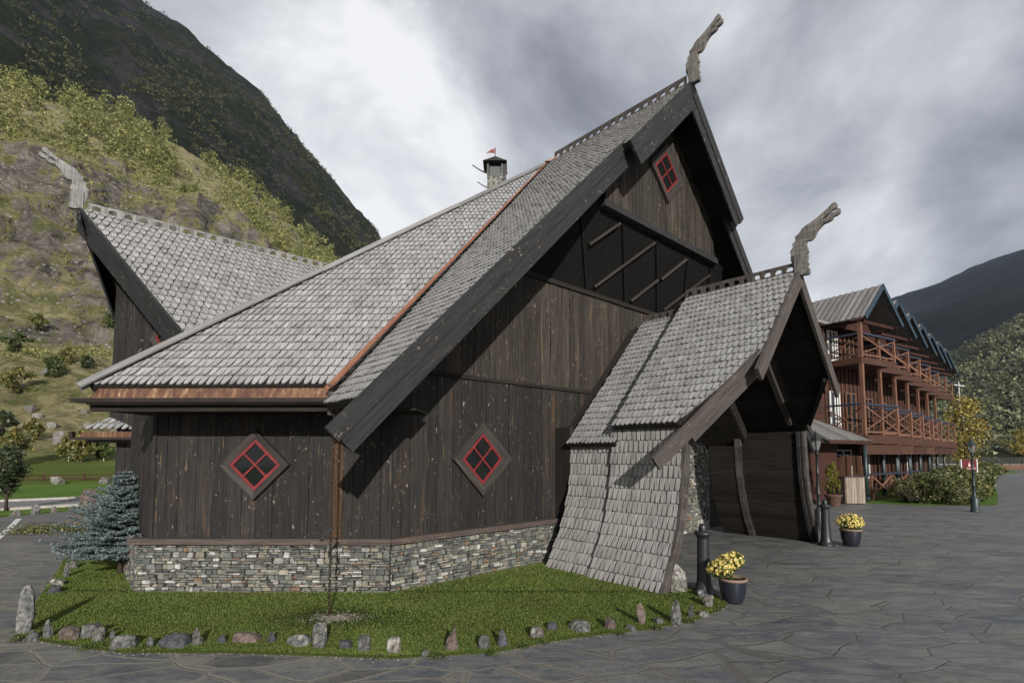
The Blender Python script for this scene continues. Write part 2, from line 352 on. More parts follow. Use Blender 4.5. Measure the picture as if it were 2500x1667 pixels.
# --- slate crazy paving
def m_paving():
    m,nt,b=mat('slate_paving',.62,.35); t=NT(nt); p=t.pos()
    w=t.n('ShaderNodeTexNoise'); w.inputs['Scale'].default_value=.8; w.inputs['Detail'].default_value=3; t.L.new(p,w.inputs['Vector'])
    w2=t.n('ShaderNodeTexNoise'); w2.inputs['Scale'].default_value=6; w2.inputs['Detail'].default_value=3; t.L.new(p,w2.inputs['Vector'])
    a=t.n('ShaderNodeVectorMath',operation='MULTIPLY_ADD'); t.L.new(w.outputs['Color'],a.inputs[0]); a.inputs[1].default_value=(.35,.35,0); t.L.new(p,a.inputs[2])
    a2=t.n('ShaderNodeVectorMath',operation='MULTIPLY_ADD'); t.L.new(w2.outputs['Color'],a2.inputs[0]); a2.inputs[1].default_value=(.05,.05,0); t.L.new(a.outputs[0],a2.inputs[2])
    q=t.map(a2.outputs[0],(1.15,2.5,0),(0,0,0),(0,0,-.45))
    ed=t.voro(q,1.12,'DISTANCE_TO_EDGE',1.0); col=t.n('ShaderNodeTexVoronoi'); col.inputs['Scale'].default_value=1.12; col.inputs['Randomness'].default_value=1.0; t.L.new(q,col.inputs['Vector'])
    sep=t.n('ShaderNodeSeparateColor'); t.L.new(col.outputs['Color'],sep.inputs[0]); r=sep.outputs[0]
    base=t.ramp(r,[(0,(.066,.074,.086)),(.2,(.112,.122,.130)),(.4,(.145,.150,.143)),(.6,(.086,.095,.110)),(.8,(.165,.162,.148)),(1,(.082,.081,.080))])
    fine=t.noise(t.map(p,(1,1,1)),16,8,.78); med=t.noise(t.map(p,(1.2,3.4,1),(0,0,0),(0,0,.5)),1.6,6,.65,.8)
    base=t.mix(t.ramp(fine,[(.36,.75),(.6,0.0)]),base,(.050,.054,.060)); base=t.mix(t.ramp(med,[(.42,0.0),(.72,.7)]),base,(.22,.21,.18))
    jn=t.noise(p,.45,4,.6); fr_=t.n('ShaderNodeMapRange'); sx2=t.n('ShaderNodeSeparateXYZ'); t.L.new(p,sx2.inputs[0]); t.L.new(sx2.outputs[0],fr_.inputs[0]); fr_.inputs[1].default_value=.5; fr_.inputs[2].default_value=4; fr_.inputs[3].default_value=.16; fr_.inputs[4].default_value=.045; jw=t.math('MULTIPLY',jn,fr_.outputs[0]); 
    mask=t.math('LESS_THAN',ed,t.math('MULTIPLY',jw,t.math('MULTIPLY_ADD',fine,1.2,.15)))
    # joints: pale mortar near the lawn, dark cracks further out
    far=t.n('ShaderNodeMapRange'); sx=t.n('ShaderNodeSeparateXYZ'); t.L.new(p,sx.inputs[0]); t.L.new(t.math('ADD',sx.outputs[0],t.math('MULTIPLY',jn,4)),far.inputs[0]); far.inputs[1].default_value=1.0; far.inputs[2].default_value=4.5
    jc=t.mix(far.outputs[0],(.21,.195,.165),(.10,.095,.085)); jc=t.mix(t.ramp(fine,[(.4,0.0),(.7,.6)]),jc,(.06,.055,.045))
    c=t.mix(t.math('MULTIPLY',mask,t.ramp(fine,[(.3,.45),(.6,1.0)])),base,jc)
    # brown worn patches
    bp=t.noise(t.map(p,(.35,1.1,1),(11,4,0),(0,0,-.75)),1.0,4,.6); c=t.mix(t.ramp(bp,[(.66,0.0),(.76,.5)]),c,(.085,.050,.038))
    t.L.new(c,b.inputs['Base Color']); h=t.math('SUBTRACT',t.math('MULTIPLY',fine,.35),t.ramp(ed,[(0,1.0),(.028,0.0)])); t.bump(b,t.math('ADD',h,t.math('MULTIPLY',r,.4)),.45,.010)
    t.L.new(t.ramp(fine,[(.3,.42),(.7,.75)]),b.inputs['Roughness']); return m
M['paving']=m_paving()
def m_asphalt(name,a,b_):
    m,nt,b=mat(name,.88,.2); t=NT(nt); p=t.pos(); f=t.noise(p,60,6,.7); g=t.noise(t.map(p,(.3,1.6,1),(0,0,0),(0,0,.3)),1.2,5,.6)
    c=t.ramp(g,[(.3,a),(.7,b_)]); c=t.mix(t.ramp(f,[(.3,.5),(.7,0.0)]),c,tuple(x*.5 for x in a)); t.L.new(c,b.inputs['Base Color']); t.bump(b,f,.3,.01); return m
M['asphalt']=m_asphalt('old_asphalt',(.10,.097,.098),(.185,.178,.170))
M['road']=m_asphalt('road_asphalt',(.15,.145,.15),(.24,.225,.215))
def m_grass(name,a,b_,c_):
    m,nt,b=mat(name,.95,.1); t=NT(nt); p=t.pos(); g=t.noise(p,.35,5,.6); f=t.noise(p,45,6,.75)
    c=t.ramp(g,[(.3,a),(.6,b_),(.85,c_)]); c=t.mix(t.ramp(f,[(.3,.55),(.65,0.0)]),c,tuple(x*.4 for x in a)); t.L.new(c,b.inputs['Base Color']); t.bump(b,f,.8,.05); return m
M['grass']=m_grass('meadow_grass',(.07,.13,.025),(.12,.20,.035),(.19,.23,.06))
M['lawnsoil']=m_grass('lawn_base',(.04,.06,.012),(.065,.085,.02),(.12,.105,.05))
M['white']=m_plain('white_paint',(.55,.55,.53),.7,.3,0,.2,5)
M['kerb']=m_plain('kerb_granite',(.36,.34,.31),.85,.2,0,.2,7,.3)
# ground sheet (meadow) reaching to the hills
sheet('ground',[(-900,-60),(60,-60),(60,95),(40,120),(-40,1200),(-900,1200)],0,M['grass'])
sheet('ground_quay',[(60,-60),(900,-60),(900,62),(110,105),(60,95)],-.004,M['asphalt'])
# slate paved square in front of both buildings
sheet('paving',[(-16,-8),(60,-8),(60,60),(34.5,41),(30.5,33.0),(23.2,24.9),(18.9,20.4),(16.2,20.3),(13.0,21.9),(9.0,21.5),(-4,14),(-7.3,9.2),(-8.9,10.8),(-9.6,12.3),(-16,11.0)],.004,M['paving'])
sheet('path_right',[(60,20),(110,20),(110,105),(80,84),(54.5,57),(60,60)],.0045,M['asphalt'])
# parking area at left beyond the stones
sheet('parking_asphalt',[(-16,11),(-9.6,12.3),(-10.5,13.6),(-12.7,15.5),(-13.2,19.3),(-15.4,18.55),(-16.2,16.4),(-30,9.5),(-30,4),(-16,4)],.006,M['asphalt'])
mb=MB()
def strip(mb,p,q,w,z0,z1):
    p=V((*p,0));q=V((*q,0));d=(q-p).normalized();n=V((-d.y,d.x,0)); mb.frame_box(p,d,n,(0,0,1),(0,(q-p).length),(-w/2,w/2),(z0,z1))
for a,b in (((-11.75,11.9),(-13.3,13.85)),((-13.55,14.15),(-15.2,16.15))): strip(mb,a,b,.13,.006,.012)
struct(mb.build('parking_line_marking',M['white']))
# country road + kerb
sheet('road',[(-34,10.2),(-18.14,18.54),(-16.18,20.76),(-8,26),(-10.2,29.3),(-18.77,24.06),(-21.43,21.88),(-40,13)],.008,M['road'])
mb=MB()
for a,b in (((-34,10.2),(-18.14,18.54)),((-18.14,18.54),(-16.18,20.76)),((-16.18,20.76),(-8,26)),((-40,13),(-21.43,21.88)),((-21.43,21.88),(-18.77,24.06)),((-18.77,24.06),(-10.2,29.3))): strip(mb,a,b,.3,0,.09)
struct(mb.build('road_kerb',M['kerb']))
sheet('terrace_lawn',[(16.2,20.3),(18.9,20.4),(23.2,24.9),(30.5,33.0),(34.5,41),(54.5,57),(60,62),(40,60),(16.4,21.5)],.01,M['grass'])
# --- mountains
def hgrid(name,m,az0,az1,na,rs,hf):
    verts=[];faces=[];nr=len(rs)
    for i in range(na+1):
        az=RAD(az0+(az1-az0)*i/na)
        for r in rs:
            x,y=r*math.sin(az),r*math.cos(az); X,Y,Z=hf(math.degrees(az),r,x,y); verts.append((X,Y,Z))
    for i in range(na):
        for j in range(nr-1):
            a=i*nr+j; faces.append((a,a+1,a+nr+1,a+nr))
    me=bpy.data.meshes.new(name); me.from_pydata(verts,[],faces); me.materials.append(m); me.polygons.foreach_set('use_smooth',[True]*len(faces)); me.update()
    if me.polygons[0].normal.z<0: me.flip_normals()
    o=bpy.data.objects.new(name,me); scene.collection.objects.link(o); return struct(o)
def itp(x,tab):
    if x<=tab[0][0]: return tab[0][1]
    for (a,b),(c,d) in zip(tab,tab[1:]):
        if x<=c: return b+(d-b)*(x-a)/(c-a)
    return tab[-1][1]
def fbm(x,y,z,o=5): return noise.fractal(V((x,y,z)),1.0,2.0,o)
def rdg(x,y,z,o=5): return noise.ridged_multi_fractal(V((x,y,z)),1.0,2.1,o,1.0,2.0)
C1=[(-75,.50),(-46,.52),(-39,.545),(-33.5,.52),(-28,.48),(-23,.415),(-19,.355),(-14,.26),(-8,.16),(0,.05)]
def h1(az,r,x,y):
    c=itp(az,C1); f=c/.53
    zb=itp(r,[(46,0),(62,1.2),(82,5),(118,19),(135,38),(150,62),(163,72),(180,79),(215,99),(268,139),(330,150),(420,150),(520,130)])
    if r<=268: z=zb*f
    else: z=(itp(268,[(268,139)])*f)+ (r-268)*.12*f if r<330 else 138*f-(r-330)*.1
    k=min(1,max(0,(r-70)/60)); cl=math.exp(-((r-142)/26)**2)
    z+=k*(fbm(x*.018,y*.018,1.3)*5+fbm(x*.07,y*.07,5.1)*1.8)*f + cl*(rdg(x*.04,y*.04,2.2)*5.5-4.5)*f + k*fbm(x*.2,y*.2,8.1)*.9 + cl*abs(fbm(x*.11,y*.11,3.7))*-4.0
    kk=math.exp(-((r-148)/34)**2); st=7.0; tt=(z+fbm(x*.03,y*.03,6.6)*7)/st; fr=tt-math.floor(tt); fr2=fr**2.6/(fr**2.6+(1-fr)**2.6); z+=(fr2-fr)*st*.85*kk
    dx=cl*fbm(x*.05,y*.05,9+z*.08)*5
    return x-dx*.5,y-dx*.8,max(z,-.5 if r<60 else 0.02)
def m_hill():
    m,nt,b=mat('hillside_grass_and_rock',.95,.1); t=NT(nt); p=t.pos(); g=t.n('ShaderNodeNewGeometry'); sp=t.n('ShaderNodeSeparateXYZ'); t.L.new(g.outputs['Normal'],sp.inputs[0]); pz=t.n('ShaderNodeSeparateXYZ'); t.L.new(p,pz.inputs[0])
    n1=t.noise(p,.05,7,.65); n2=t.noise(p,.35,7,.7); n3=t.noise(t.map(p,(1,1,1.5)),.22,10,.82,.9)
    gr=t.ramp(n1,[(.3,(.26,.25,.115)),(.5,(.37,.33,.165)),(.62,(.44,.36,.22)),(.75,(.24,.255,.11))]); gr=t.mix(t.ramp(n2,[(.40,.85),(.56,0.0)]),gr,(.12,.135,.05)); gr=t.mix(t.ramp(t.noise(p,1.3,5,.7),[(.52,0.0),(.62,.6)]),gr,(.10,.09,.045))
    rk=t.ramp(n3,[(.36,(.022,.019,.017)),(.45,(.115,.10,.085)),(.55,(.235,.21,.18)),(.70,(.44,.41,.37))])
    steep=t.math('SUBTRACT',1.0,sp.outputs[2]); sm=t.math('ADD',steep,t.math('MULTIPLY',t.math('SUBTRACT',n2,.5),1.1)); mk=t.ramp(sm,[(.345,0.0),(.465,1.0)])
    c=t.mix(mk,gr,rk)
    # scree stones on the lower slope
    vd=t.voro(p,.9); sc=t.math('MULTIPLY',t.ramp(vd,[(.20,1.0),(.28,0.0)]),t.ramp(t.noise(p,.06,4),[(.48,0.0),(.6,1.0)])); c=t.mix(sc,c,(.42,.40,.36))
    low=t.ramp(pz.outputs[2],[(0,1.0),(.012,0.0)]); lowm=t.n('ShaderNodeMapRange'); t.L.new(pz.outputs[2],lowm.inputs[0]); lowm.inputs[1].default_value=.6; lowm.inputs[2].default_value=2.6; lowm.inputs[3].default_value=1; lowm.inputs[4].default_value=0
    c=t.mix(lowm.outputs[0],c,t.ramp(n1,[(.3,(.13,.20,.035)),(.7,(.20,.26,.05))]))
    t.L.new(c,b.inputs['Base Color']); t.bump(b,t.math('ADD',n3,t.math('MULTIPLY',n2,.5)),1.0,2.2); return m
M['hill']=m_hill()
rs1=[46+ (j/170)**1.15*300 for j in range(171)]+[380,450,520]
hill=hgrid('hillside',M['hill'],-78,-1,380,rs1,h1)
C2=[(-75,.80),(-46.8,.799),(-41,.769),(-36.7,.744),(-33.2,.727),(-26.9,.652),(-24.3,.599),(-20.8,.538),(-18.5,.495),(-15.8,.442),(-14.6,.41),(-11,.338),(-5,.24),(4,.12),(12,.02)]
def h2(az,r,x,y):
    c=itp(az,C2); k=(r-420)/560
    z=(90*(c/.7)+ (980*c-90*(c/.7))*min(1,max(0,k))**1.05) if k<=1 else 980*c-(r-980)*.15
    z+= (fbm(x*.006,y*.006,3.3)*26+rdg(x*.012,y*.012,7.7)*24-26)*min(1,max(0,k*3))*(1-.75*math.exp(-((k-1)/.10)**2))*min(1,c/.3)
    z+= fbm(x*.05,y*.05,1)*3.5
    return x,y,z
def m_mtn(name,veg,rock,sc=1,mix=.5):
    m,nt,b=mat(name,1,.05); t=NT(nt); p=t.pos(); n1=t.noise(p,.010*sc,8,.68); n2=t.noise(p,.09*sc,7,.72); n3=t.noise(p,.045*sc,9,.80,.4)
    g=t.ramp(n1,[(.34,veg[0]),(.52,veg[1]),(.68,veg[2])]); g=t.mix(t.ramp(n2,[(.36,.75),(.62,0.0)]),g,tuple(x*.3 for x in veg[0]))
    rk=t.ramp(n3,[(.36,rock[0]),(.60,rock[1])]); c=t.mix(t.ramp(t.noise(p,.016*sc,6,.7,.4),[(mix,0.0),(mix+.08,.85)]),g,rk)
    t.L.new(c,b.inputs['Base Color']); t.bump(b,t.math('ADD',n2,n3),1.0,14/sc); return m
M['mtn']=m_mtn('shaded_mountain_forest',((.016,.022,.009),(.032,.038,.013),(.058,.050,.020)),((.012,.012,.014),(.070,.067,.069)),1.0,.50)  # dark rock and evergreens, darkened further to stand in for cloud shadow
rs2=[400+j*9 for j in range(66)]+[1000,1060,1150]
hgrid('mountain_slope',M['mtn'],-80,16,200,rs2,h2)
# fjord and the mountain across it
def m_water():
    m,nt,b=mat('fjord_water',.12,.5); t=NT(nt); p=t.pos(); b.inputs['Base Color'].default_value=(.020,.035,.040,1)
    t.bump(b,t.noise(t.map(p,(.25,1.2,1),(0,0,0),(0,0,-.75)),1.2,5,.6),.5,.25); return m
M['water']=m_water()
sheet('fjord_water',[(56,98),(112,104),(900,58),(2600,900),(2400,3000),(100,3000),(-30,900),(30,140)],.05,M['water'])
C3=[(5,.10),(20,.17),(28,.205),(33.5,.228),(36.6,.243),(39.9,.258),(42.7,.272),(45.4,.284),(48.9,.298),(60,.32),(75,.3),(85,.2)]
def h3(az,r,x,y):
    c=itp(az,C3)+.003*fbm(az*.25,2.2,0,6)*2.0; k=(r-640)/2200.
    z=(2840*c)*min(1,max(0,k))**.92
    z+=(fbm(x*.0022,y*.0022,8.1)*60)*min(1,k*4)*(1-.97*math.exp(-((k-1)/.15)**2)); z+=fbm(x*.012,y*.012,4)*5*min(1,k*8)
    return x,y,z-1
M['mtn3']=m_mtn('far_mountain_forest',((.018,.024,.024),(.024,.030,.028),(.036,.038,.034)),((.026,.028,.034),(.040,.042,.050)),.45,.56)
rs3=[620+j*46 for j in range(50)]+[3100,3500]
hgrid('mountain_across_fjord',M['mtn3'],8,84,170,rs3,h3)
# low wooded spur at the right shore (the sunny forest)
C4=[(26,.0),(31,.05),(36.4,.102),(40.1,.142),(42.4,.166),(45.1,.190),(50,.22),(58,.25),(70,.24),(80,.2)]
def h4(az,r,x,y):
    c=itp(az,C4); k=(r-470)/500.
    z=970*c*min(1,max(0,k))**.95 if k<=1 else 970*c-(r-970)*.4
    z+=fbm(x*.01,y*.01,6)*12*min(1,max(0,k*3))*(1-.6*math.exp(-((k-1)/.2)**2))*min(1,c/.1)
    return x,y,z-.8
M['mtn4']=m_mtn('sunny_forest_floor',((.05,.055,.02),(.08,.085,.03),(.12,.11,.04)),((.06,.06,.05),(.12,.11,.1)),2,.62)
hgrid('wooded_hill',M['mtn4'],24,84,120,[455+j*17 for j in range(31)]+[1100,1300],h4)
# ---------------------------------------------------------------- forests that read as one mass
def clump(mb,c,rx,rz,n,size,rng,squash=1):
    for _ in range(n):
        a=rng.uniform(0,6.283); u=rng.uniform(-1,1); rr=rng.random()**.45; q=math.sqrt(1-u*u)
        p=V((c[0]+rx*rr*q*math.cos(a),c[1]+rx*rr*q*math.sin(a),c[2]+rz*rr*u))
        d=V((rng.gauss(0,1),rng.gauss(0,1),rng.gauss(0,1)*squash)).normalized(); e=d.cross(V((rng.gauss(0,1),rng.gauss(0,1),rng.gauss(0,1)))).normalized(); f=d.cross(e)
        s1=size*rng.uniform(.6,1.3)
        mb.v+= [p-e*s1*.5-f*s1*.3,p+e*s1*.6-f*s1*.2,p+f*s1*.7]; i=len(mb.v)-3; mb.f.append([i,i+1,i+2]); mb.uv.append([(0,0)]*3); mb.sm.append(False)
rng=random.Random(3)
def hz(h,az,r): return h(az,r,r*math.sin(RAD(az)),r*math.cos(RAD(az)))
M['leaf_hill']=m_leaf('hill_wood_leaves',[(0,(.13,.15,.05)),(.35,(.22,.235,.085)),(.7,(.33,.32,.12)),(1,(.45,.41,.16))],.35,pn=(.10,(.10,.125,.05)))
mb=MB()
for _ in range(1250):                                   # birch wood on the bench below the cliffs
    az=rng.uniform(-60,-6); r=rng.uniform(168,292)
    if r<200 and rng.random()<.45*(200-r)/32+.2: continue
    if fbm(az*.3,r*.03,4.4,3)<-.30: continue
    x,y,z=hz(h1,az,r); h=rng.uniform(5,13)*(.55 if r<205 else 1)
    for q_ in range(3): clump(mb,(x+rng.gauss(0,h*.13),y+rng.gauss(0,h*.13),z+h*(.35+.22*q_)),h*(.30-.05*q_),h*.22,rng.randint(34,50),.34+.04*h,rng)
    mb.tube([(x,y,z),(x,y,z+h*.6)],[.10,.05],3,cap=False,smooth=False)
tag(mb.build('hillside_woodland',M['leaf_hill']),'yellow green birch wood covering the upper part of the sunny hillside','woodland',kind='stuff')
mb=MB()
for _ in range(2600):
    az=rng.uniform(-58,-4); r=rng.uniform(108,190)
    if fbm(az*.3,r*.05,7.7,3)<(-.05 if r>125 else .08): continue
    x,y,z=hz(h1,az,r); h=rng.uniform(.5,1.7); clump(mb,(x,y,z+h*.3),h*.9,h*.5,rng.randint(16,28),.36,rng)
tag(mb.build('hillside_scrub',M['leaf_hill']),'low green and ochre scrub on the rocky hillside','scrub',kind='stuff')
M['leaf_mtn']=m_leaf('mountain_wood_leaves',[(0,(.030,.042,.016)),(.5,(.066,.080,.026)),(.85,(.12,.115,.038)),(1,(.19,.15,.05))],.2,pn=(.012,(.030,.034,.014)))
mb=MB()
for _ in range(13000):
    az=rng.uniform(-56,2); r=rng.uniform(420,985)
    if fbm(az*.35,r*.012,1.4,4)<-.16: continue
    x,y,z=hz(h2,az,r); h=rng.uniform(3.5,7.5); clump(mb,(x,y,z+h*.3),h*.6,h*.5,12,1.7,rng)
tag(mb.build('mountain_woodland',M['leaf_mtn']),'dark autumn forest clinging to the high mountain slope','woodland',kind='stuff')
M['leaf_far']=m_leaf('far_wood_leaves',[(0,(.06,.078,.046)),(.4,(.115,.132,.066)),(.75,(.19,.195,.09)),(1,(.27,.25,.12))],.25)
mb=MB()
for _ in range(5200):
    az=rng.uniform(27,58); r=470+505*rng.random()**.8
    x,y,z=hz(h4,az,r)
    if itp(az,C4)<.01: continue
    h=rng.uniform(6,12); clump(mb,(x,y,z+h*.3),h*.52,h*.62,26,2.6,rng)
tag(mb.build('fjordside_forest',M['leaf_far']),'sunlit mixed forest on the slope above the fjord','woodland',kind='stuff')
# ================================================================ TIMBER HALL
TH=RAD(42.4); D=V((math.cos(TH),math.sin(TH),0)); NN=V((math.sin(TH),-math.cos(TH),0)); B0=V((-1.785,7.67,0)); UP=V((0,0,1))
def W(s,w,z): return B0+D*s+NN*w+UP*z
CS=6.09
hall=thing('timber_hall','large dark timber hall with grey shingle roofs, carved dragon heads and red diamond windows','hall',W(CS,-2,0))
def clip(poly,cl):
    out=poly
    for k in range(len(cl)):
        a=cl[k-1];b=cl[k]; inp=out; out=[]
        if not inp: return []
        f=lambda p:(b[0]-a[0])*(p[1]-a[1])-(b[1]-a[1])*(p[0]-a[0])
        for i in range(len(inp)):
            p,q=inp[i-1],inp[i]; fp,fq=f(p),f(q)
            if fq>=0:
                if fp<0: t=fp/(fp-fq); out.append((p[0]+(q[0]-p[0])*t,p[1]+(q[1]-p[1])*t))
                out.append(q)
            elif fp>=0: t=fp/(fp-fq); out.append((p[0]+(q[0]-p[0])*t,p[1]+(q[1]-p[1])*t))
    return out
def ccw(poly):
    A=sum(poly[i-1][0]*poly[i][1]-poly[i][0]*poly[i-1][1] for i in range(len(poly)))
    return poly if A>0 else poly[::-1]
def shingles(mb,Mf,poly,pu,pv,L=1.75,lift=.036,th=.019,style='clip',jit=.006,b0=None,rng=R):
    poly=ccw(poly); a0=min(p[0] for p in poly)-pu; a1=max(p[0] for p in poly)+pu; bmin=min(p[1] for p in poly); bmax=max(p[1] for p in poly)
    row=0; b=bmin-.001 if b0 is None else b0
    while b<bmax:
        a=a0+(pu/2 if row%2 else 0)
        while a<a1:
            w=pu*rng.uniform(.86,.97); c=a+rng.uniform(-jit,jit); bb=b+rng.uniform(-jit,jit)*.8; l=pv*L
            if style=='clip': o=[(-.20*w,0),(.20*w,0),(.36*w,.25*pv),(.5*w,.92*pv),(.5*w,l),(-.5*w,l),(-.5*w,.92*pv),(-.36*w,.25*pv)]
            elif style=='fish': o=[(-.10*w,0),(.10*w,0),(.28*w,.14*pv),(.42*w,.5*pv),(.5*w,.95*pv),(.5*w,l),(-.5*w,l),(-.5*w,.95*pv),(-.42*w,.5*pv),(-.28*w,.14*pv)]
            else: o=[(-.30*w,0),(.30*w,0),(.5*w,.98*pv),(.5*w,l),(-.5*w,l),(-.5*w,.98*pv)]
            pts=clip([(c+x,bb+y) for x,y in o],poly)
            if len(pts)>=3:
                lf=lift*rng.uniform(.8,1.25); tw=rng.uniform(-.25,.25); ou,ov=rng.uniform(0,40),rng.uniform(0,40)
                h=lambda p:max(.003,lf*(1-(p[1]-bb)/l*.92)+tw*(p[0]-c)*.12)
                top=[Mf(p[0],p[1],h(p)) for p in pts]; bot=[Mf(p[0],p[1],h(p)-th) for p in pts]
                mb.v+=top+bot; n=len(pts); i=len(mb.v)-2*n
                uv=[(p[0]+ou,p[1]+ov) for p in pts]
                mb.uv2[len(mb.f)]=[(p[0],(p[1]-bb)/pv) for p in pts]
                mb.f.append(list(range(i,i+n))); mb.uv.append(uv); mb.sm.append(False)
                for k in range(n):
                    k0=(k-1)%n; mb.f.append([i+k,i+k0,i+n+k0,i+n+k]); mb.uv.append([uv[k],uv[k0],uv[k0],uv[k]]); mb.sm.append(False)
            a+=pu
        b+=pv; row+=1
def lin(o,A,Bv,N):
    o=V(o);A=V(A);Bv=V(Bv);N=V(N); return lambda a,b,h:o+A*a+Bv*b+N*h
SQ=math.sqrt(.5)
# ---------- chamfer roof (plane facing the camera)
E0=V((-5.62,6.84,2.90)); E1=V((-2.27,6.79,2.90)); T=W(CS,-2.54,9.91)
A1=(E1-E0).normalized(); N1=A1.cross((T-E0)).normalized()
if N1.z<0: N1=-N1
B1=N1.cross(A1).normalized()
if B1.z<0: B1=-B1
f1=lambda p:((V(p)-E0).dot(A1),(V(p)-E0).dot(B1))
poly1=[f1(E0),f1(E1),f1(T-A1*.05)]
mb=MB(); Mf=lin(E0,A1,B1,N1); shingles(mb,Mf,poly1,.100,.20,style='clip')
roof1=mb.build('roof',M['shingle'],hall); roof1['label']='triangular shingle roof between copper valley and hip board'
mb=MB(); mb.slab([E0-N1*.005,E1-N1*.005,T-N1*.005],-N1*.10); mb.build('roof_deck',M['inner'],roof1)
# hip cap boards along the left edge
mb=MB(); hd=(T-E0).normalized(); side=hd.cross(N1).normalized()
if side.x>0: side=-side
for k in range(3):
    a=E0+hd*(-.10 if k==0 else (T-E0).length*k/3-.06)+N1*(.045+.012*(2-k)); b_=E0+hd*((T-E0).length*(k+1)/3)
    L=(b_-a).length; mb.frame_box(a,hd,side,N1,(0,L),(-.08,.035),(0,.022)); mb.frame_box(a,hd,side,N1,(0,L),(.03,.052),(-.10,.022))
mb.build('hip_cap',M['capwood'],roof1)
# fascia, gutter, soffit of the chamfer eave
EX=(E1-E0).normalized(); EN=V((EX.y,-EX.x,0)); mb=MB(); LE=(E1-E0).length
pts=[E0+EX*.10+UP*-.03+EN*-.03,E1+EX*.10+UP*-.03+EN*-.03,E1+EX*.08+UP*-.17+EN*.015,E0+EX*.02+UP*-.17+EN*.015]
mb.slab(pts,-EN*.02); mb.slab([E0+EX*.10+UP*-.03+EN*-.03,E0+EX*.02+UP*-.17+EN*.015,E0+EX*.35-EN*.5+UP*-.17,E0+EX*.40-EN*.5+UP*-.03],EX*.02)
mb.build('eave_fascia',M['copper'],hall)
mb=MB(); prof=[(0.02,.0),(.015,-.05),(.045,-.085),(.09,-.085),(.125,-.05),(.13,0),(.12,0),(.11,-.045),(.085,-.07),(.05,-.07),(.03,-.04),(.03,0)]
g0=E0+EX*-.22+UP*-.175; g1=E1+EX*.05+UP*-.175
for k in range(len(prof)):
    a,b_=prof[k-1],prof[k]; f=lambda base,q:base+EN*q[0]+UP*q[1]
    mb.face([f(g0+EX*(.28 if a[1]<-.04 else 0),a),f(g1,a),f(g1,b_),f(g0+EX*(.28 if b_[1]<-.04 else 0),b_)])
mb.face([g1+EN*q[0]+UP*q[1] for q in prof[:6]])
mb.build('gutter',M['gutter'],hall)
mb=MB(); mb.frame_box(E0+UP*-.17,EX,EN,UP,(.02,LE+.02),(-.06,-.005),(-.17,0)); mb.frame_box(E0+UP*-.30,EX,EN,UP,(.05,LE+1.0),(-.95,-.07),(-.02,0)); mb.build('soffit',M['inner'],hall)
# ---------- wall boards
def boards(mb,P,a0,a1,zb,zt,bw=.19,th=.028,rng=R,jit=.035):
    a=a0
    while a<a1-1e-4:
        w=min(bw*rng.uniform(.8,1.25),a1-a); 
        if a1-(a+w)<.06: w=a1-a
        x0,x1=a+.0035,a+w-.0035; h=th+rng.uniform(-.007,.007); ou,ov=rng.uniform(0,90),rng.uniform(0,90)
        q=[(x0,zb(x0)),(x1,zb(x1)),(x1,zt(x1)),(x0,zt(x0))]
        if q[2][1]-q[1][1]>.02 or q[3][1]-q[0][1]>.02:
            # split at gable apexes is ignored: boards are narrow
            f=[P(x,z,h) for x,z in q]; g=[P(x,z,0) for x,z in q]; uv=[(x+ou,z+ov) for x,z in q]
            mb.v+=f+g; i=len(mb.v)-8
            mb.f.append([i,i+1,i+2,i+3]); mb.uv.append(uv); mb.sm.append(False)
            for k in range(4):
                k0=(k-1)%4; mb.f.append([i+k,i+k0,i+4+k0,i+4+k]); mb.uv.append([uv[k],uv[k0],uv[k0],uv[k]]); mb.sm.append(False)
        a+=w
A0=V((-5.27,7.70,0)); Bc=W(0,0,0); WX=(Bc-A0).normalized(); WN=V((WX.y,-WX.x,0)); LW=(Bc-A0).length
P1=lambda a,z,h:A0+WX*a+WN*h+UP*z
P2=lambda s,z,h:W(s,h,z)
roofz=lambda s:9.91-abs(s-CS)
mb=MB(); boards(mb,P1,0,LW,lambda a:.76,lambda a:2.75,.215); mb.build('front_wall',M['wood'],hall)
mb=MB(); boards(mb,P2,0,12.18,lambda a:.76,lambda a:min(3.25,roofz(a)-.35),.17); mb.build('gable_wall_lower',M['wood'],hall)
mb=MB(); boards(mb,P2,.2,12.0,lambda a:3.30,lambda a:min(5.34,roofz(a)-.35),.16); mb.build('gable_wall_middle',M['wood_dry'],hall)
mb=MB(); mb.frame_box(W(0,0,0),D,NN,UP,(-.1,12.2),(.0,.062),(3.245,3.305)); mb.frame_box(W(0,0,0),D,NN,UP,(2.15,10.0),(0,.075),(5.33,5.42)); mb.build('wall_moulding',M['inner'],hall)
# solid core behind the boards (dark)
mb=MB(); core=[A0-WN*.02,W(0,-.02,0),W(12.2,-.02,0),V((4.5,21.5,0)),V((-5.5,20,0)),V((-7.6,12.4,0)),V((-7.04,9.62,0))]
for k in range(len(core)):
    a,b_=core[k-1],core[k]; mb.face([a,b_,b_+UP*2.7,a+UP*2.7])
mb.face([W(0,-.02,2.7),W(12.2,-.02,2.7),W(12.2,-.02,3.5),W(CS,-.02,9.6),W(0,-.02,3.5)])
mb.build('inner_wall',M['inner'],hall)
mb=MB()
for x0_,x1_ in ((2.62,2.79),): mb.frame_box(A0,WX,WN,UP,(x0_,x1_),(.02,.040),(.765,2.5))
mb.build('stained_board',M['rustwood'],hall)
# corner board with rust
mb=MB(); mb.frame_box(W(0,0,0),WX,WN,UP,(-.02,.03),(.0,.045),(.76,3.2)); mb.build('corner_board',M['wood'],hall)
mb=MB(); mb.frame_box(A0,WX,WN,UP,(-.035,.02),(-.05,.045),(.76,2.7)); mb.build('corner_board',M['wood'],hall)
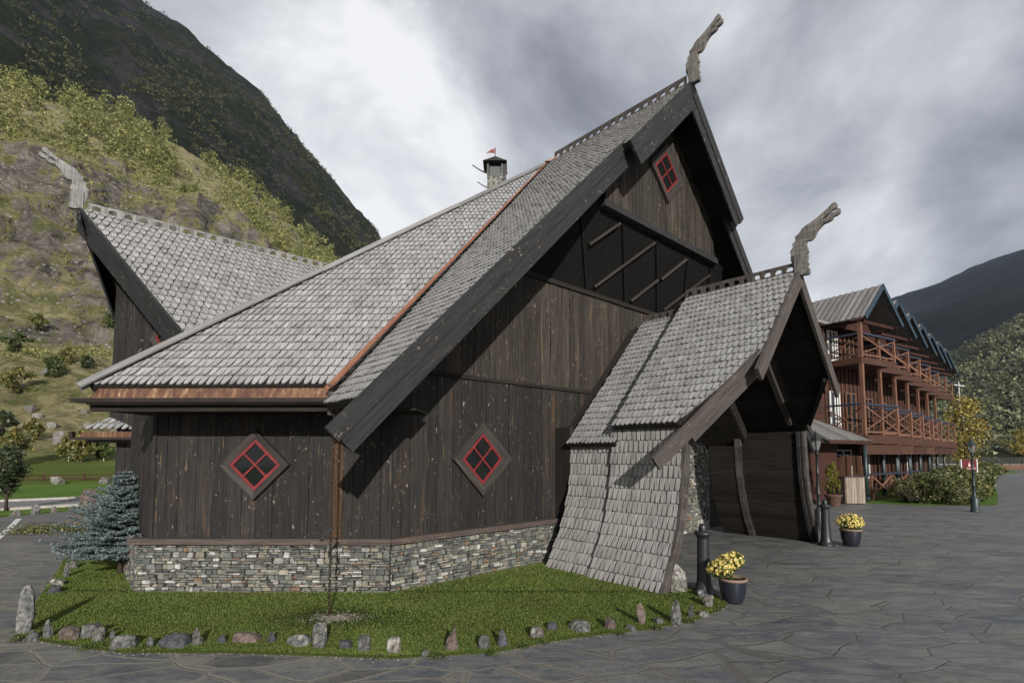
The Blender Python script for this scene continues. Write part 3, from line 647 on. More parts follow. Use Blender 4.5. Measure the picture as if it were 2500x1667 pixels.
# ---------- stone base + sill
def stones(mb,P,a0,a1,z0,z1,rng=R,sc=1.0):
    def one(x0,x1,y0,y1):
        if x1-x0<.012 or y1-y0<.008: return
        g=.0028; x0+=g;x1-=g;y0+=g;y1-=g; d=rng.uniform(.010,.048); j=lambda m:rng.uniform(-m,m); c=min(.012,(y1-y0)*.22)
        # irregular hexagonal face: chipped corners
        fr=[(x0+c*rng.random(),y0+j(.003)+.002),(x1-c*rng.random(),y0+j(.003)+.002),(x1-.001,y0+(y1-y0)*rng.uniform(.3,.7)),(x1-c*rng.uniform(.2,1.6),y1-.002+j(.003)),(x0+c*rng.uniform(.2,1.6),y1-.002+j(.003)),(x0+.001,y0+(y1-y0)*rng.uniform(.3,.7))]
        F=[P(a,b,d+j(.006)) for a,b in fr]; K=[P(a,b,0) for a,b in fr]; mb.v+=F+K; i=len(mb.v)-12
        mb.f.append([i+k for k in range(6)]); mb.uv.append(fr); mb.sm.append(False)
        for k in range(6):
            k0=(k-1)%6; mb.f.append([i+k,i+k0,i+6+k0,i+6+k]); mb.uv.append([(0,0)]*4); mb.sm.append(False)
    z=z0
    while z<z1-.005:
        H=min(rng.uniform(.07,.12)*sc,z1-z)
        if z1-(z+H)<.03: H=z1-z
        a=a0-rng.uniform(0,.2)
        while a<a1:
            wch=rng.uniform(.12,.42)*sc; nr=rng.choice([1,2,2,2,3,3]) if wch>.18 else rng.choice([1,2]); cuts=[0]+sorted(min(.9,max(.1,(k+1)/nr+rng.uniform(-.12,.12))) for k in range(nr-1))+[1]
            for r_ in range(nr):
                x=a+rng.uniform(-.03,.03)
                while x<a+wch-.02:
                    w=rng.uniform(.05,.20)*sc if nr>1 else rng.uniform(.08,.16)*sc
                    if a+wch-(x+w)<.04: w=a+wch-x
                    one(max(x,a0),min(x+w,a1),z+H*cuts[r_],z+H*cuts[r_+1]); x+=w
            a+=wch
        z+=H
SB=.07
b_m=(WN+NN).normalized(); kk=1/b_m.dot(WN)
Ac=A0-WX*.16
mb=MB(); Pb1=lambda a,z,h:A0+WX*a+WN*(SB+h)+UP*z
Lx=LW+SB*math.tan(RAD(21.6)); stones(mb,Pb1,-.17,Lx,0,.735,sc=.82); 
Pb2=lambda s,z,h:W(s,SB+h,z); stones(mb,Pb2,-SB*math.tan(RAD(21.6)),3.8,-.0,.735,sc=.82)
lw=V((-.66,.75,0)); ln=V((-.75,-.66,0)); Pb0=lambda a,z,h:A0-WX*.17+WN*SB+lw*a+ln*h*.6+UP*z; stones(mb,Pb0,0,2.4,0,.735)
stones(mb,lambda s,z,h:W(s,h+.02,z),7.2,9.6,0,2.3)
st=mb.build('stone_base',M['stone'],hall)
mb=MB(); mb.frame_box(A0,WX,WN,UP,(-.17,Lx),(-.1,SB+.004),(0,.735)); mb.frame_box(W(0,0,0),D,NN,UP,(-.03,3.85),(-.1,SB+.004),(0,.735)); mb.build('mortar',M['inner'],st); mb=MB(); mb.frame_box(W(0,0,0),D,NN,UP,(7.1,9.7),(-.1,.02),(0,2.3)); mb.build('mortar',M['inner'],st)
mb=MB(); q=.165
mb.frame_box(A0,WX,WN,UP,(-.26,LW+q*math.tan(RAD(21.2))),(-.02,q),(.742,.786)); mb.frame_box(W(0,0,0),D,NN,UP,(-q*math.tan(RAD(21.2)),3.75),(-.02,q),(.7425,.7865))
mb.frame_box(A0,WX,WN,UP,(-.25,LW+.05),(q-.02,q+.004),(.70,.775)); mb.frame_box(W(0,0,0),D,NN,UP,(-.06,3.75),(q-.02,q+.004),(.7005,.7755))
mb.build('sill_board',M['sill'],hall)
# ---------- main gable roof
def slope(side,name):
    # side -1: slope facing the camera-left; +1 the far one.  a along w, b up the slope
    o=W(CS,0,9.91); sd=D*side; Bv=(UP-sd).normalized(); Nv=(UP+sd).normalized()
    return o,NN,Bv,Nv
for side in (-1,1):
    o,Aw,Bv,Nv=slope(side,'')
    r2=math.sqrt(2); pb=lambda dx:-dx*r2
    eave=7.29
    lower=[(.37,pb(eave)),(1.40,pb(eave)),(1.40,pb(2.24)),(-1.62,pb(2.24))] if side<0 else [(-3.5,pb(eave)),(1.40,pb(eave)),(1.40,pb(2.24)),(-3.5,pb(2.24))]
    upper=[(-1.62,pb(2.24)),(1.64,pb(2.24)),(1.64,0),(-2.54,0)] if side<0 else [(-3.5,pb(2.24)),(1.64,pb(2.24)),(1.64,0),(-3.5,0)]
    if side<0: lower=[(.46,pb(eave)),(1.40,pb(eave)),(1.40,pb(2.24)),(-1.56,pb(2.24))]; upper=[(-1.56,pb(2.24)),(1.64,pb(2.24)),(1.64,0),(-2.46,0)]
    mb=MB(); Mf=lin(o,Aw,Bv,Nv)
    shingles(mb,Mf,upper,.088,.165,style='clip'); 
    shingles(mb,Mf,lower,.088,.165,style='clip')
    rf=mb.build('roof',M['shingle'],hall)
    mb=MB()
    for pl in (lower,upper): mb.slab([Mf(a,b_,-.004) for a,b_ in pl],-Nv*.09)
    mb.build('roof_deck',M['inner'],rf)
    # barge boards : (upper) w=1.64..1.70 ; (lower) w=1.40..1.45
    for (d0,d1,w,th) in ((-.02,2.30,1.64,.055),(2.05,7.66,1.40,.05)):
        a=o+NN*w-Bv*(d0*r2)+Nv*.03; L=(d1-d0)*r2; mb=MB()
        up_h=.235 if w>1.5 else .20
        mb.frame_box(a,-Bv,-Nv,NN,(0,L),(-.01,up_h),(0,th)); mb.frame_box(a,-Bv,-Nv,NN,(0,L-.04),(up_h+.006,up_h*2),(0,th-.018))
        mb.build('barge_board',M['barge'],rf)
    # purlins in the soffit
    for k in range(9):
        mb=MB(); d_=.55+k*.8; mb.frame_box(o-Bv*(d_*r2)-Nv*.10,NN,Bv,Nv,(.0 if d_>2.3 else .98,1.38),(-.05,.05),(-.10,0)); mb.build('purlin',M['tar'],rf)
    if side<0: roofL=rf
# copper valley
mb=MB()
v0=W(-.98,.32,2.93); vT=W(CS,-2.50,9.93); vd=(vT-v0).normalized(); nL=(UP-D).normalized()*1.0
for nn_,sgn,ww in (((UP-D).normalized(),1,.17),(N1,-1,.06)):
    x=vd.cross(nn_).normalized()
    if (x.dot(NN)>0)!=(sgn>0): x=-x
    p=v0-vd*.20
    mb.slab([p+nn_*.03,vT+nn_*.03,vT+x*.03+nn_*.05,p+x*ww+nn_*.052],nn_*.006)
mb.build('valley_flashing',M['valley'],roofL)
mb=MB(); c=vT+UP*.02; mb.slab([c-D*.22-UP*.12+NN*.1,c+NN*.35-UP*.02,c+UP*.04,c-NN*.12-D*.08],UP*.03); mb.build('ridge_flashing',M['valley'],roofL)
mb=MB(); mb.frame_box(W(-.98,.34,0),D,NN,UP,(-.14,.0),(.0,.03),(2.5,2.9)); mb.build('eave_cheek',M['trimwood'],roofL)
# ---------- upper gable panel, soffit, braces
mb=MB(); boards(mb,lambda s,z,h:W(s,.97+h,z),3.92,8.26,lambda a:6.80,lambda a:roofz(a)-.16,.115,.026); mb.build('gable_panel',M['wood_dry'],hall)
mb=MB(); mb.frame_box(W(0,0,0),D,NN,UP,(3.82,8.36),(.90,1.06),(6.68,6.815)); mb.build('gable_panel_beam',M['barge'],hall)
mb=MB()
def So(s,f,h): return W(s,.0+.95*f+h*.83,5.36+1.40*f-h*.56)
mb.slab([So(1.7,0,0),So(10.5,0,0),So(9.1,1,0),So(3.05,1,0)],(So(5,.5,.02)-So(5,.5,0)))
mb.slab([W(3.0,.9,6.72),W(9.2,.9,6.72),W(8.5,.9,7.5),W(3.7,.9,7.5)],NN*-.02)
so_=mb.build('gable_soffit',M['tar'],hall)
mb=MB()
for (a,b_,c_,d_) in ((3.3,.9,4.4,.08),(4.62,.9,5.75,.08),(5.85,.9,7.08,.08),(7.2,.9,8.2,.1),(8.3,.9,9.3,.1)):
    mb.beam(So(a,b_,.03),So(c_,d_,.03),.045,.05,up=NN)
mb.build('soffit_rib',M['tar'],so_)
mb=MB()
for (a,b_,c_,d_) in ((4.61,.12,5.78,.88),(3.95,.55,4.5,.9),(5.95,.10,6.50,.48),(6.62,.50,7.14,.87),(7.29,.13,8.36,.82)):
    mb.beam(So(a,b_,.06),So(c_,d_,.07),.045,.06,up=NN)
mb.build('soffit_brace',M['framewood'],so_)
# ---------- diamond windows
def diamond(o,X,Nn,ho,hr,label,half_in=None):
    o=V(o);X=V(X).normalized();Nn=V(Nn).normalized(); u=(X+UP).normalized(); v=(UP-X).normalized()
    a=ho*SQ; b_=hr*SQ
    mb=MB()
    def ring(mb,a,b_,z0,z1,tilt=0):
        for (p,q) in ((u,v),(v,-u),(-u,-v),(-v,u)):
            A=[o+p*a-q*a,o+p*a+q*a,o+p*b_+q*b_,o+p*b_-q*b_]
            F=[x+Nn*(z1-(tilt if k>1 else 0)) for k,x in enumerate(A)]; K=[x+Nn*z0 for x in A]; ou=R.uniform(0,30)
            uvv=[(a+ou,-a),(a+ou,a),(b_+ou,b_),(b_+ou,-b_)]
            mb.face(F,uvv); mb.face([K[0],K[1],F[1],F[0]][::-1]); mb.face([F[3],F[2],K[2],K[3]][::-1])
    ring(mb,a,b_+.004,.0,.085,.03); w=mb.build('window',M['framewood'],hall); w['label']=label
    mb=MB(); ring(mb,b_,b_-.040,.01,.055); 
    for p,q in ((u,v),(v,-u)): mb.frame_box(o,p,q,Nn,(-b_+.036,b_-.036),(-.013,.013),(.035,.055 if p is u else .053))
    mb.build('sash',M['red'],w)
    mb=MB(); i=b_-.036; mb.face([o+(u*x+v*y)*i+Nn*.034 for x,y in ((-1,-1),(1,-1),(1,1),(-1,1))]); g=mb.build('pane',M['glass'],w)
diamond(V((-3.76,7.655,1.84)),WX,WN,.51,.375,'red diamond window in the front wall left of the chain')
diamond(W(1.69,.02,1.915),D,NN,.625,.43,'red diamond window low in the gable wall beside the porch')
diamond(W(6.09,.99,8.17),D,NN,.68,.47,'red diamond window high under the main gable peak')
# ---------- ridge crest boards with a row of holes
def crest(name,o,X,Y,L,h,step,r,parent,th=.035,flat=False):
    mb=MB(); n=int(L/step); x=0; o=V(o);X=V(X);Y=V(Y);Z=X.cross(Y)
    for k in range(n):
        c0=k*L/n; c1=(k+1)*L/n; hole=[(c0+(c1-c0)/2+r*math.cos(t),h*.44+r*.92*(math.sin(t) if math.sin(t)>-.55 else -.55)) for t in [2*math.pi*j/12 for j in range(12)]]
        mb.tess([[(c0,0),(c1,0),(c1,h),(c0,h)],hole[::-1]],lambda a,b_,t:o+X*a+Y*b_+Z*t,-th/2,th/2)
    return mb.build(name,M['trimwood'] if not flat else M['capwood'],parent)
crest('ridge_crest',W(CS,-2.3,9.88),NN,UP,3.85,.24,.215,.068,roofL)
# ---------- carved dragon heads
DR=[(0.004,-0.029),(0.203,-0.002),(0.196,0.083),(0.17,0.117),(0.195,0.167),(0.172,0.184),(0.191,0.325),(0.164,0.343),(0.198,0.375),(0.178,0.475),(0.165,0.5),(0.172,0.577),(0.246,0.564),(0.304,0.614),(0.362,0.72),(0.446,0.796),(0.563,0.818),(0.604,0.85),(0.591,0.875),(0.661,0.881),(0.706,0.911),(0.713,0.974),(0.674,0.988),(0.593,0.93),(0.582,0.985),(0.658,1.019),(0.669,1.077),(0.644,1.116),(0.591,1.105),(0.527,1.046),(0.371,0.946),(0.221,0.872),(0.164,0.854),(0.106,0.815),(0.056,0.746),(-0.013,0.704),(-0.006,0.632),(-0.066,0.581),(-0.053,0.524),(-0.11,0.444),(-0.091,0.407),(-0.1,0.302),(-0.056,0.162)]
DH=[(0.404,0.867),(0.537,0.95),(0.557,0.907),(0.468,0.881)]
def dragon(o,X,label,k=1.0,parent=None,mt='dragonwood'):
    o=V(o);X=V(X).normalized();Z=X.cross(UP); mb=MB(); th=.035*k
    slots=[[(.10,.487+i*.033),(.150,.492+i*.033),(.150,.502+i*.033),(.10,.497+i*.033)] for i in range(3)]
    mb.tess([DR,DH[::-1],[(.45,.79+.035),(.475,.80+.035),(.46,.80),(.44,.79)]]+[s_[::-1] for s_ in slots],lambda a,b_,t:o+X*(a*k)+UP*(b_*k)+Z*t,-th,th)
    d=mb.build('dragon_head',M[mt],parent); d['label']=label
    mb=MB()
    pl=[(-.03,.0),(.075,-.02),(.085,.10),(.10,.17),(.075,.22),(.105,.28),(.10,.35),(.06,.39),(-.03,.38)]
    mb.tess([pl],lambda a,b_,t:o+X*(a*k)+UP*(b_*k)+Z*t,-th*1.9,th*1.9)
    bk=[(.02,-.02),(.19,-.03),(.2,.04),(.17,.09),(.06,.09)]; mb.tess([bk],lambda a,b_,t:o+X*(a*k)+UP*(b_*k)+Z*t,-th*1.4,th*1.4)
    mb.build('carved_cheek',M['greywood' if mt!='capwood' else 'capwood'],d)
dragon(W(CS,1.66,9.88),NN,'dragon head rising from the peak of the main gable',1.02,hall)
# ---------- wall under the hip board (closes the chamfer volume) and hidden back roof
hp=V((T.x-E0.x,T.y-E0.y,0)).normalized(); hs=V((-hp.y,hp.x,0))
mb=MB(); q0=V((*A0.xy,0))+V((-.02,0,0)); Lh=9.2
P3=lambda a,z,h:q0+hp*a+hs*h*-1+UP*z
slope_h=(T.z-E0.z)/V((T.x-E0.x,T.y-E0.y,0)).length; base_off=(q0-E0).dot(hp)
pts=[q0+UP*2.55,q0+hp*Lh+UP*2.55,q0+hp*Lh+UP*(E0.z+(Lh+base_off)*slope_h-.12),q0+UP*(E0.z+base_off*slope_h-.12)]; mb.slab(pts,hs*-.03); mb.build('hip_side_wall',M['wood'],hall)
mb=MB(); R2=V((-2.6,17.0,9.2)); R3=V((5.2,20.5,9.2)); TT=T-UP*.15
mb.slab([TT,R2,V((-6.5,17.5,3.0)),V((-4.6,12.0,3.0))],UP*-.1); mb.slab([TT,W(CS+4,-5.5,5.6),R3],UP*-.1); mb.slab([TT,R3,R2],UP*-.1); mb.slab([R2,R3,V((5,23,4)),V((-6,20,4))],UP*-.1)
mb.build('rear_roof',M['shingle'],hall)
# ---------- left wing
LT=V((-7.94,9.25,6.49)); g=V((.933,-.36,0)).normalized(); gn=V((g.y,-g.x,0))
Bv=(UP-NN).normalized(); Nv=(UP+NN).normalized(); Mf=lin(LT,D,Bv,Nv); r2=math.sqrt(2)
polyR=[(0,0),(6.6,0),(6.6,-3.3*r2),(1.62,-3.3*r2)]
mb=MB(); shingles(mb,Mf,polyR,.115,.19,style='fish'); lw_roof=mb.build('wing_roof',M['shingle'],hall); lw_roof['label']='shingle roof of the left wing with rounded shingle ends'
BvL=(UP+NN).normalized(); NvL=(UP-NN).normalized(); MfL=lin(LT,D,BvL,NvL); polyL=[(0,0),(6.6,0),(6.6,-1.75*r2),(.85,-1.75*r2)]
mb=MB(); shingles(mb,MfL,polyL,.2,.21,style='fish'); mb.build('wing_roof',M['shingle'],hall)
mb=MB(); mb.slab([Mf(a,b_,-.005) for a,b_ in polyR],-Nv*.09); mb.slab([MfL(a,b_,-.005) for a,b_ in polyL],-NvL*.09); mb.build('roof_deck',M['inner'],lw_roof)
mb=MB()
for (F,N_,pe) in ((Mf,Nv,(1.62,-3.3*r2)),(MfL,NvL,(.85,-1.75*r2))):
    a=F(0,0,.03);b_=F(*pe,.03); dd=(b_-a).normalized(); ou=N_.cross(dd).normalized()
    if ou.dot(D)>0: ou=-ou
    L=(b_-a).length+.1
    mb.frame_box(a-dd*.02,dd,-N_,ou,(0,L),(-.01,.26),(0,.05)); mb.frame_box(a-dd*.0,dd,-N_,ou,(0,L),(.266,.46),(0,.035))
mb.build('barge_board',M['barge'],lw_roof)
crest_=crest; crest('ridge_crest',LT+D*.1+UP*-.02,D,UP,6.3,.17,.24,.066,lw_roof,flat=True)
dragon(LT+UP*.0-D*.0,-D,'dragon head at the tip of the left wing',.86,hall,'capwood')
c0=V((-7.985,10.29,0)); 
def rl(a):
    p=c0+g*a; r=(p-LT).dot(NN); return 6.49-abs(r)-.14
mb=MB(); boards(mb,lambda a,z,h:c0+g*a+gn*h*(1 if gn.y<0 else -1)+UP*z,0,3.3,lambda a:2.53,rl,.19); mb.build('wing_gable_wall',M['wood'],hall)
gq=gn if gn.y<0 else -gn
mb=MB(); mb.slab([c0+UP*2.5,c0+g*3.4+UP*2.5,c0+g*3.4+UP*4.2,c0+g*1.1+UP*6.2,c0+UP*5.4],gq*-.06); mb.slab([c0+UP*2.5,c0+UP*5.4,c0+D*4.5+UP*5.4,c0+D*4.5+UP*2.5],NN*.05); mb.build('inner_wall',M['inner'],hall)
# small red window corner peeking out under the left barge
wp=c0+g*1.66+UP*4.20+gq*.03; 
diamond(wp,g,gq,.50,.36,'red diamond window half hidden under the left wing barge board')
# lower wall left of the corner and the little skirt roof
W0=V((-7.04,9.62,0)); wd=(W0-A0).normalized(); wn=V((wd.y,-wd.x,0)); wn=wn if wn.x<0 else -wn
mb=MB(); boards(mb,lambda a,z,h:A0+wd*a+wn*h+UP*z,0,(W0-A0).length,lambda a:.76,lambda a:2.56,.2)
boards(mb,lambda a,z,h:V((-7.84+a,10.3-h,z)),0,1.0,lambda a:.7,lambda a:2.5,.2); mb.build('side_wall',M['wood'],hall)
mb=MB(); o=V((-8.33,9.98,2.46)); shingles(mb,lin(o,(1,0,0),V((0,.75,.66)).normalized(),V((0,-.66,.75)).normalized()),[(0,0),(1.5,0),(1.5,.75),(.75,.75)],.14,.2); sk=mb.build('skirt_roof',M['shingle'],hall)
mb=MB(); mb.slab([o+V((.05,.0,-.03)),o+V((1.6,0,-.03)),o+V((1.6,0,-.14)),o+V((.0,0,-.14))],V((0,.03,0))); mb.build('eave_fascia',M['copper'],sk)
mb=MB(); mb.box(-8.42,-6.9,9.86,9.97,2.27,2.315); mb.box(-8.2,-6.9,10.0,10.3,2.22,2.27); mb.box(-8.45,-8.38,9.86,9.95,2.315,2.43); mb.build('gutter',M['gutter'],sk)
# ---------- chimney with a little roofed cap and pennant
ch=thing('chimney','pale stone chimney behind the roof with black pyramid cap and a small pennant','chimney',(-.57,17,8))
mb=MB(); mb.box(-.83,-.31,16.74,17.26,8,11.28); mb.build('stack',M['rock_pale'],ch,(-.57,17,9))
mb=MB()
for x in (-.81,-.33):
    for y in (16.76,17.24): mb.box(x-.03,x+.03,y-.03,y+.03,11.28,11.75)
mb.box(-.76,-.38,16.83,17.17,11.28,11.72); mb.build('cap_post',M['iron'],ch)
mb=MB(); e=.40; apx=V((-.57,17,12.12)); bs=[V((-.57-e,17-e,11.74)),V((-.57+e,17-e,11.74)),V((-.57+e,17+e,11.74)),V((-.57-e,17+e,11.74))]
for k in range(4): mb.face([bs[k-1],bs[k],apx])
mb.face(bs[::-1]); mb.build('cap_roof',M['barge'],ch)
mb=MB(); mb.tube([(-.57,17,12.1),(-.57,17,12.42)],.012,5); mb.build('pennant_pole',M['iron'],ch)
mb=MB(); mb.tess([[(0,0),(0,.17),(-.12,.13),(-.32,.0),(-.18,.02)]],lambda a,b_,t:V((-.57+a,17+t+math.sin(a*20)*.02,12.22+b_)),-.004,.004); mb.build('pennant',M['red'],ch)
for (x,z,k) in ((-.84,11.42,.62),(-.84,10.95,.42)):
    mb=MB(); o=V((x+.05,16.9,z-.05)); mb.tess([DR],lambda a,b_,t:o+V((-(a*.35+b_*.62)*k,t,(b_*.25+a*.35+.1)*k)),-.02,.02); mb.build('carved_ornament',M['trimwood'],ch)
mb=MB(); mb.tess([[(-.02,-.35),(.10,-.3),(.06,-.1),(.12,.0),(.07,.15),(.1,.35),(-.02,.45)]],lambda a,b_,t:V((-.27+a,16.78+t,11.4+b_)),-.03,.03); mb.build('carved_ornament',M['trimwood'],ch)
# ================================================================ ENTRANCE PORCH (part of the hall)
PROF=[(3.32,0.0),(3.11,.33),(2.93,.66),(2.76,1.1),(2.66,1.54),(2.615,2.0),(2.60,2.50)]   # half width, z of the outer skin
acc=[0.]
for k in range(1,len(PROF)): acc.append(acc[-1]+math.hypot(PROF[k][0]-PROF[k-1][0],PROF[k][1]-PROF[k-1][1]))
def prof(b):
    b=max(-.2,min(acc[-1]+.2,b)); k=0
    while k<len(PROF)-2 and b>acc[k+1]: k+=1
    t=(b-acc[k])/(acc[k+1]-acc[k]); h=PROF[k][0]+(PROF[k+1][0]-PROF[k][0])*t; z=PROF[k][1]+(PROF[k+1][1]-PROF[k][1])*t
    # smooth normal
    def nrm(j):
        a=PROF[max(0,j-1)];c=PROF[min(len(PROF)-1,j+1)]; d=V((c[0]-a[0],c[1]-a[1],0)).normalized(); return V((d.y,-d.x,0))
    n=nrm(k).lerp(nrm(k+1),min(1,max(0,t))).normalized()
    return h,z,n
def wallM(side,w0,inset=0):
    def f(a,b_,hh):
        h,z,n=prof(b_); return W(CS+side*(h-inset+n.x*hh),w0+a,z+n.y*hh)
    return f
porch_roofs=[]
for side in (-1,1):
    # shingled outer skin: front section and slightly inset rear section
    for (w0,w1,ins,nm) in ((1.40,2.74,0,'porch_wall'),(.42 if side<0 else .62,1.42,.07,'porch_wall')):
        Mf=wallM(side,0,ins); mb=MB()
        if side>0: base=Mf; Mf=(lambda base:(lambda a,b_,h:base(a,b_,h)))(base)
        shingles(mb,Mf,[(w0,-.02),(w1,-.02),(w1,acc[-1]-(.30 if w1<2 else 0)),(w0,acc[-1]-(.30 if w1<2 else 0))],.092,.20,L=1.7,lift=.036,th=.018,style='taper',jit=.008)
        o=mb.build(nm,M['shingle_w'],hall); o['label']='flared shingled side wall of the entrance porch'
        # structural shell and inner boarding
        mb=MB(); N_=14
        for i in range(N_):
            AH=acc[-1]-(.30 if w1<2 else 0); b0=AH*i/N_; b1=AH*(i+1)/N_
            P=[Mf(w0,b0,-.01),Mf(w1-.01,b0,-.01),Mf(w1-.01,b1,-.01),Mf(w0,b1,-.01)]; Q=[Mf(w0,b0,-.12),Mf(w1-.01,b0,-.12),Mf(w1-.01,b1,-.12),Mf(w0,b1,-.12)]
            mb.face(P); mb.face([Q[0],Q[1],Q[2],Q[3]],[(0,b0),(0,b1),(3,b1),(3,b0)]) ; mb.face([P[1],Q[1],Q[2],P[2]]); mb.face([P[0],Q[0],Q[3],P[3]])
        mb.build('wall_frame',M['inner'],o)
        mb=MB(); nb=17
        for i in range(nb):                           # horizontal lining boards inside
            b0=AH*i/nb; b1=AH*(i+1)/nb-.008
            P=[Mf(w0,b0,-.123),Mf(w1,b0,-.123),Mf(w1,b1,-.135),Mf(w0,b1,-.135)]; ou=R.uniform(0,50)
            mb.face(P,[(b0+ou,w0),(b0+ou,w1),(b1+ou,w1),(b1+ou,w0)]); Q=[P[3],P[2],Mf(w1,b1,-.122),Mf(w0,b1,-.122)]; mb.face(Q,[(0,0)]*4)
        mb.build('lining',M['inner'],o)
    # curved ribs: front posts (doubled) and a middle rib
    for (w0,w1,hh0,hh1,nm,mt) in [q_ for q_ in ((2.74,2.79,-.13,.035,'porch_front_post','trimwood'),(2.64,2.70,-.19,-.13,'porch_front_post','barge'),(1.27,1.41,-.215,-.138,'porch_rib','trimwood')) if not (side<0 and q_[5]=='barge')]:
        Mf=wallM(side,0,0); mb=MB(); N_=16
        for i in range(N_):
            b0=-.02+(acc[-1]+.02)*i/N_; b1=-.02+(acc[-1]+.02)*(i+1)/N_
            c=[[Mf(w,b,h) for (w,h) in ((w0,hh0),(w1,hh0),(w1,hh1),(w0,hh1))] for b in (b0,b1)]
            for k in range(4):
                k2=(k+1)%4; mb.face([c[0][k],c[0][k2],c[1][k2],c[1][k]],[(.08*k,b0),(.08*k+.08,b0),(.08*k+.08,b1),(.08*k,b1)])
            if i==N_-1: mb.face(c[1])
        mb.build(nm,M[mt],hall)
# roofs
SL=1.02; nrm_=math.sqrt(1+SL*SL)
for side in (-1,1):
    sd=D*side; Bv=(UP*SL-sd).normalized(); Nv=(UP+sd*SL).normalized()
    hi=lin(W(CS,0,5.26),NN,Bv,Nv); lo=lin(W(CS,0,4.93),NN,Bv,Nv); pb=lambda dx:-dx*nrm_
    ev=2.74 if side<0 else 2.52; we=2.74 if side<0 else 2.91
    p1=[(1.50,pb(ev)),(we,pb(ev)),(3.52,pb(1.72)),(3.60,pb(1.62)),(3.60,0),(1.42,0)]
    p2=[(.44,pb(2.70)),(1.52,pb(2.70)),(1.5,0),(.36,0)]
    mb=MB(); shingles(mb,hi,p1,.098,.18,style='clip',b0=pb(ev)); rf=mb.build('porch_roof',M['shingle'],hall); rf['label']='shingled roof of the porch with a swept front edge'
    mb=MB(); shingles(mb,lo,p2,.09,.165,style='clip',b0=pb(2.70)); r2_=mb.build('porch_roof',M['shingle'],hall); r2_['label']='lower rear shingled roof of the porch'
    mb=MB(); mb.slab([hi(a,b_,-.004) for a,b_ in p1],-Nv*.07); mb.slab([lo(a,b_,-.004) for a,b_ in p2],-Nv*.07); mb.slab([lo(1.5,0,0),lo(1.5,pb(2.6),0),hi(1.5,pb(2.6),0),hi(1.5,0,0)],NN*.03); mb.build('roof_deck',M['inner'],rf)
    # straight upper barge
    mb=MB(); a=hi(3.60,0,.03); mb.frame_box(a+Bv*.02,-Bv,-Nv,NN,(0,1.98*nrm_),(-.01,.22),(0,.055)); mb.build('barge_board',M['trimwood'],rf)
    # swept lower barge: from the kink back to the foot
    a=hi(3.50,pb(1.66),.035); b_=hi(2.62,pb(3.28),.035) if side<0 else hi(2.93,pb(2.46),.035); dd=(b_-a).normalized(); ou=Nv.cross(dd).normalized(); ou=ou if ou.dot(NN)>0 else -ou
    mb=MB(); L=(b_-a).length; mb.frame_box(a,dd,-Nv,ou,(-.05,L),(-.01,.235),(0,.055)); mb.frame_box(a,dd,-Nv,ou,(-.1,L-.75),(.24,.36),(-.03,.03)); mb.build('barge_board',M['trimwood' if side<0 else 'tar'],rf)
    # ceiling boarding
    mb=MB()
    for i in range(11):
        d0=.05+i*.235; d1=d0+.225; wa=.4; wb=3.5 if d0<1.6 else 3.5-(d0-1.6)*.8
        mb.slab([hi(1.5,pb(d0),-.085),hi(wb,pb(d0),-.085),hi(wb,pb(d1),-.085),hi(1.5,pb(d1),-.085)],-Nv*.012)
        mb.slab([lo(.4,pb(d0),-.085),lo(1.5,pb(d0),-.085),lo(1.5,pb(d1),-.085),lo(.4,pb(d1),-.085)],-Nv*.012)
    mb.build('lining',M['inner'],rf)
    # rafter ribs continuing the wall ribs
    mb=MB()
    for w0 in (1.33,2.50):
        mb.frame_box(hi(w0,0,-.1),-Bv,NN,-Nv,(.0,2.45*nrm_),(0,.10),(0,.10))
    mb.build('porch_rafter',M['framewood'],hall)
    if side<0: pr=rf; pl=r2_
crest('ridge_crest',W(CS,1.42,5.24),NN,UP,2.15,.20,.195,.062,pr)
crest('ridge_crest',W(CS,.36,4.92),NN,UP,1.06,.17,.175,.055,pl)
dragon(W(CS,3.60,5.20),NN,'dragon head on the ridge of the entrance porch',1.0,hall)
# rear cheeks of the porch against the hall
mb=MB()
for side in (-1,1):
    s0=CS+side*2.50
    if side<0: mb.slab([W(s0,.02,0),W(s0,.42,0),W(s0,.42,2.5),W(s0,.02,2.5)],D*side*.08)
    mb.slab([W(CS,.36,4.85),W(CS+side*2.3,.44,2.4),W(CS+side*2.3,.02,2.4),W(CS,.02,4.85)],UP*-.05)
mb.build('porch_cheek',M['inner'],hall)
# hall doors seen through the porch
mb=MB(); mb.frame_box(W(CS,0,0),D,NN,UP,(-1.2,1.1),(.03,.09),(.0,2.2)); dr=mb.build('door',M['wood'],hall)
mb=MB(); mb.frame_box(W(CS,0,0),D,NN,UP,(-.12,-.06),(.09,.14),(.9,1.25)); mb.build('handle',M['iron'],dr)
# ================================================================ RED WOODEN HOTEL
M['redwood']=m_wood('red_stained_wood',(.028,.013,.0095),(.074,.034,.0225),(.12,.06,.034),.5,False,.7,.3,0)
M['redrail']=m_wood('orange_red_rail_wood',(.075,.037,.024),(.18,.088,.055),(.25,.14,.085),.4,False,.65,.35,0)
M['reddark']=m_wood('dark_red_wood',(.022,.010,.008),(.055,.022,.016),(.08,.035,.02),.3,False,.8,.25,0)
M['rooftin']=m_wood('grey_roof_boards',(.10,.095,.09),(.24,.23,.22),(.25,.22,.19),.3,False,.7,.3,0)
M['bluetrim']=m_plain('blue_green_trim',(.022,.042,.058),.5,.4,0,.3,6)
M['bluerail']=m_plain('blue_black_rail',(.028,.036,.060),.45,.5,0,.3,6)
M['curtain']=m_plain('white_frames',(.62,.62,.60),.7,.3,0,.1,5)
M['darkin']=m_plain('dark_room',(.012,.012,.013),.3,.5,0,.2,3)
HO=V((15.17,22.28,0)); ER=V((math.cos(RAD(30)),.5,0)); EB=V((-.5,math.cos(RAD(30)),0))
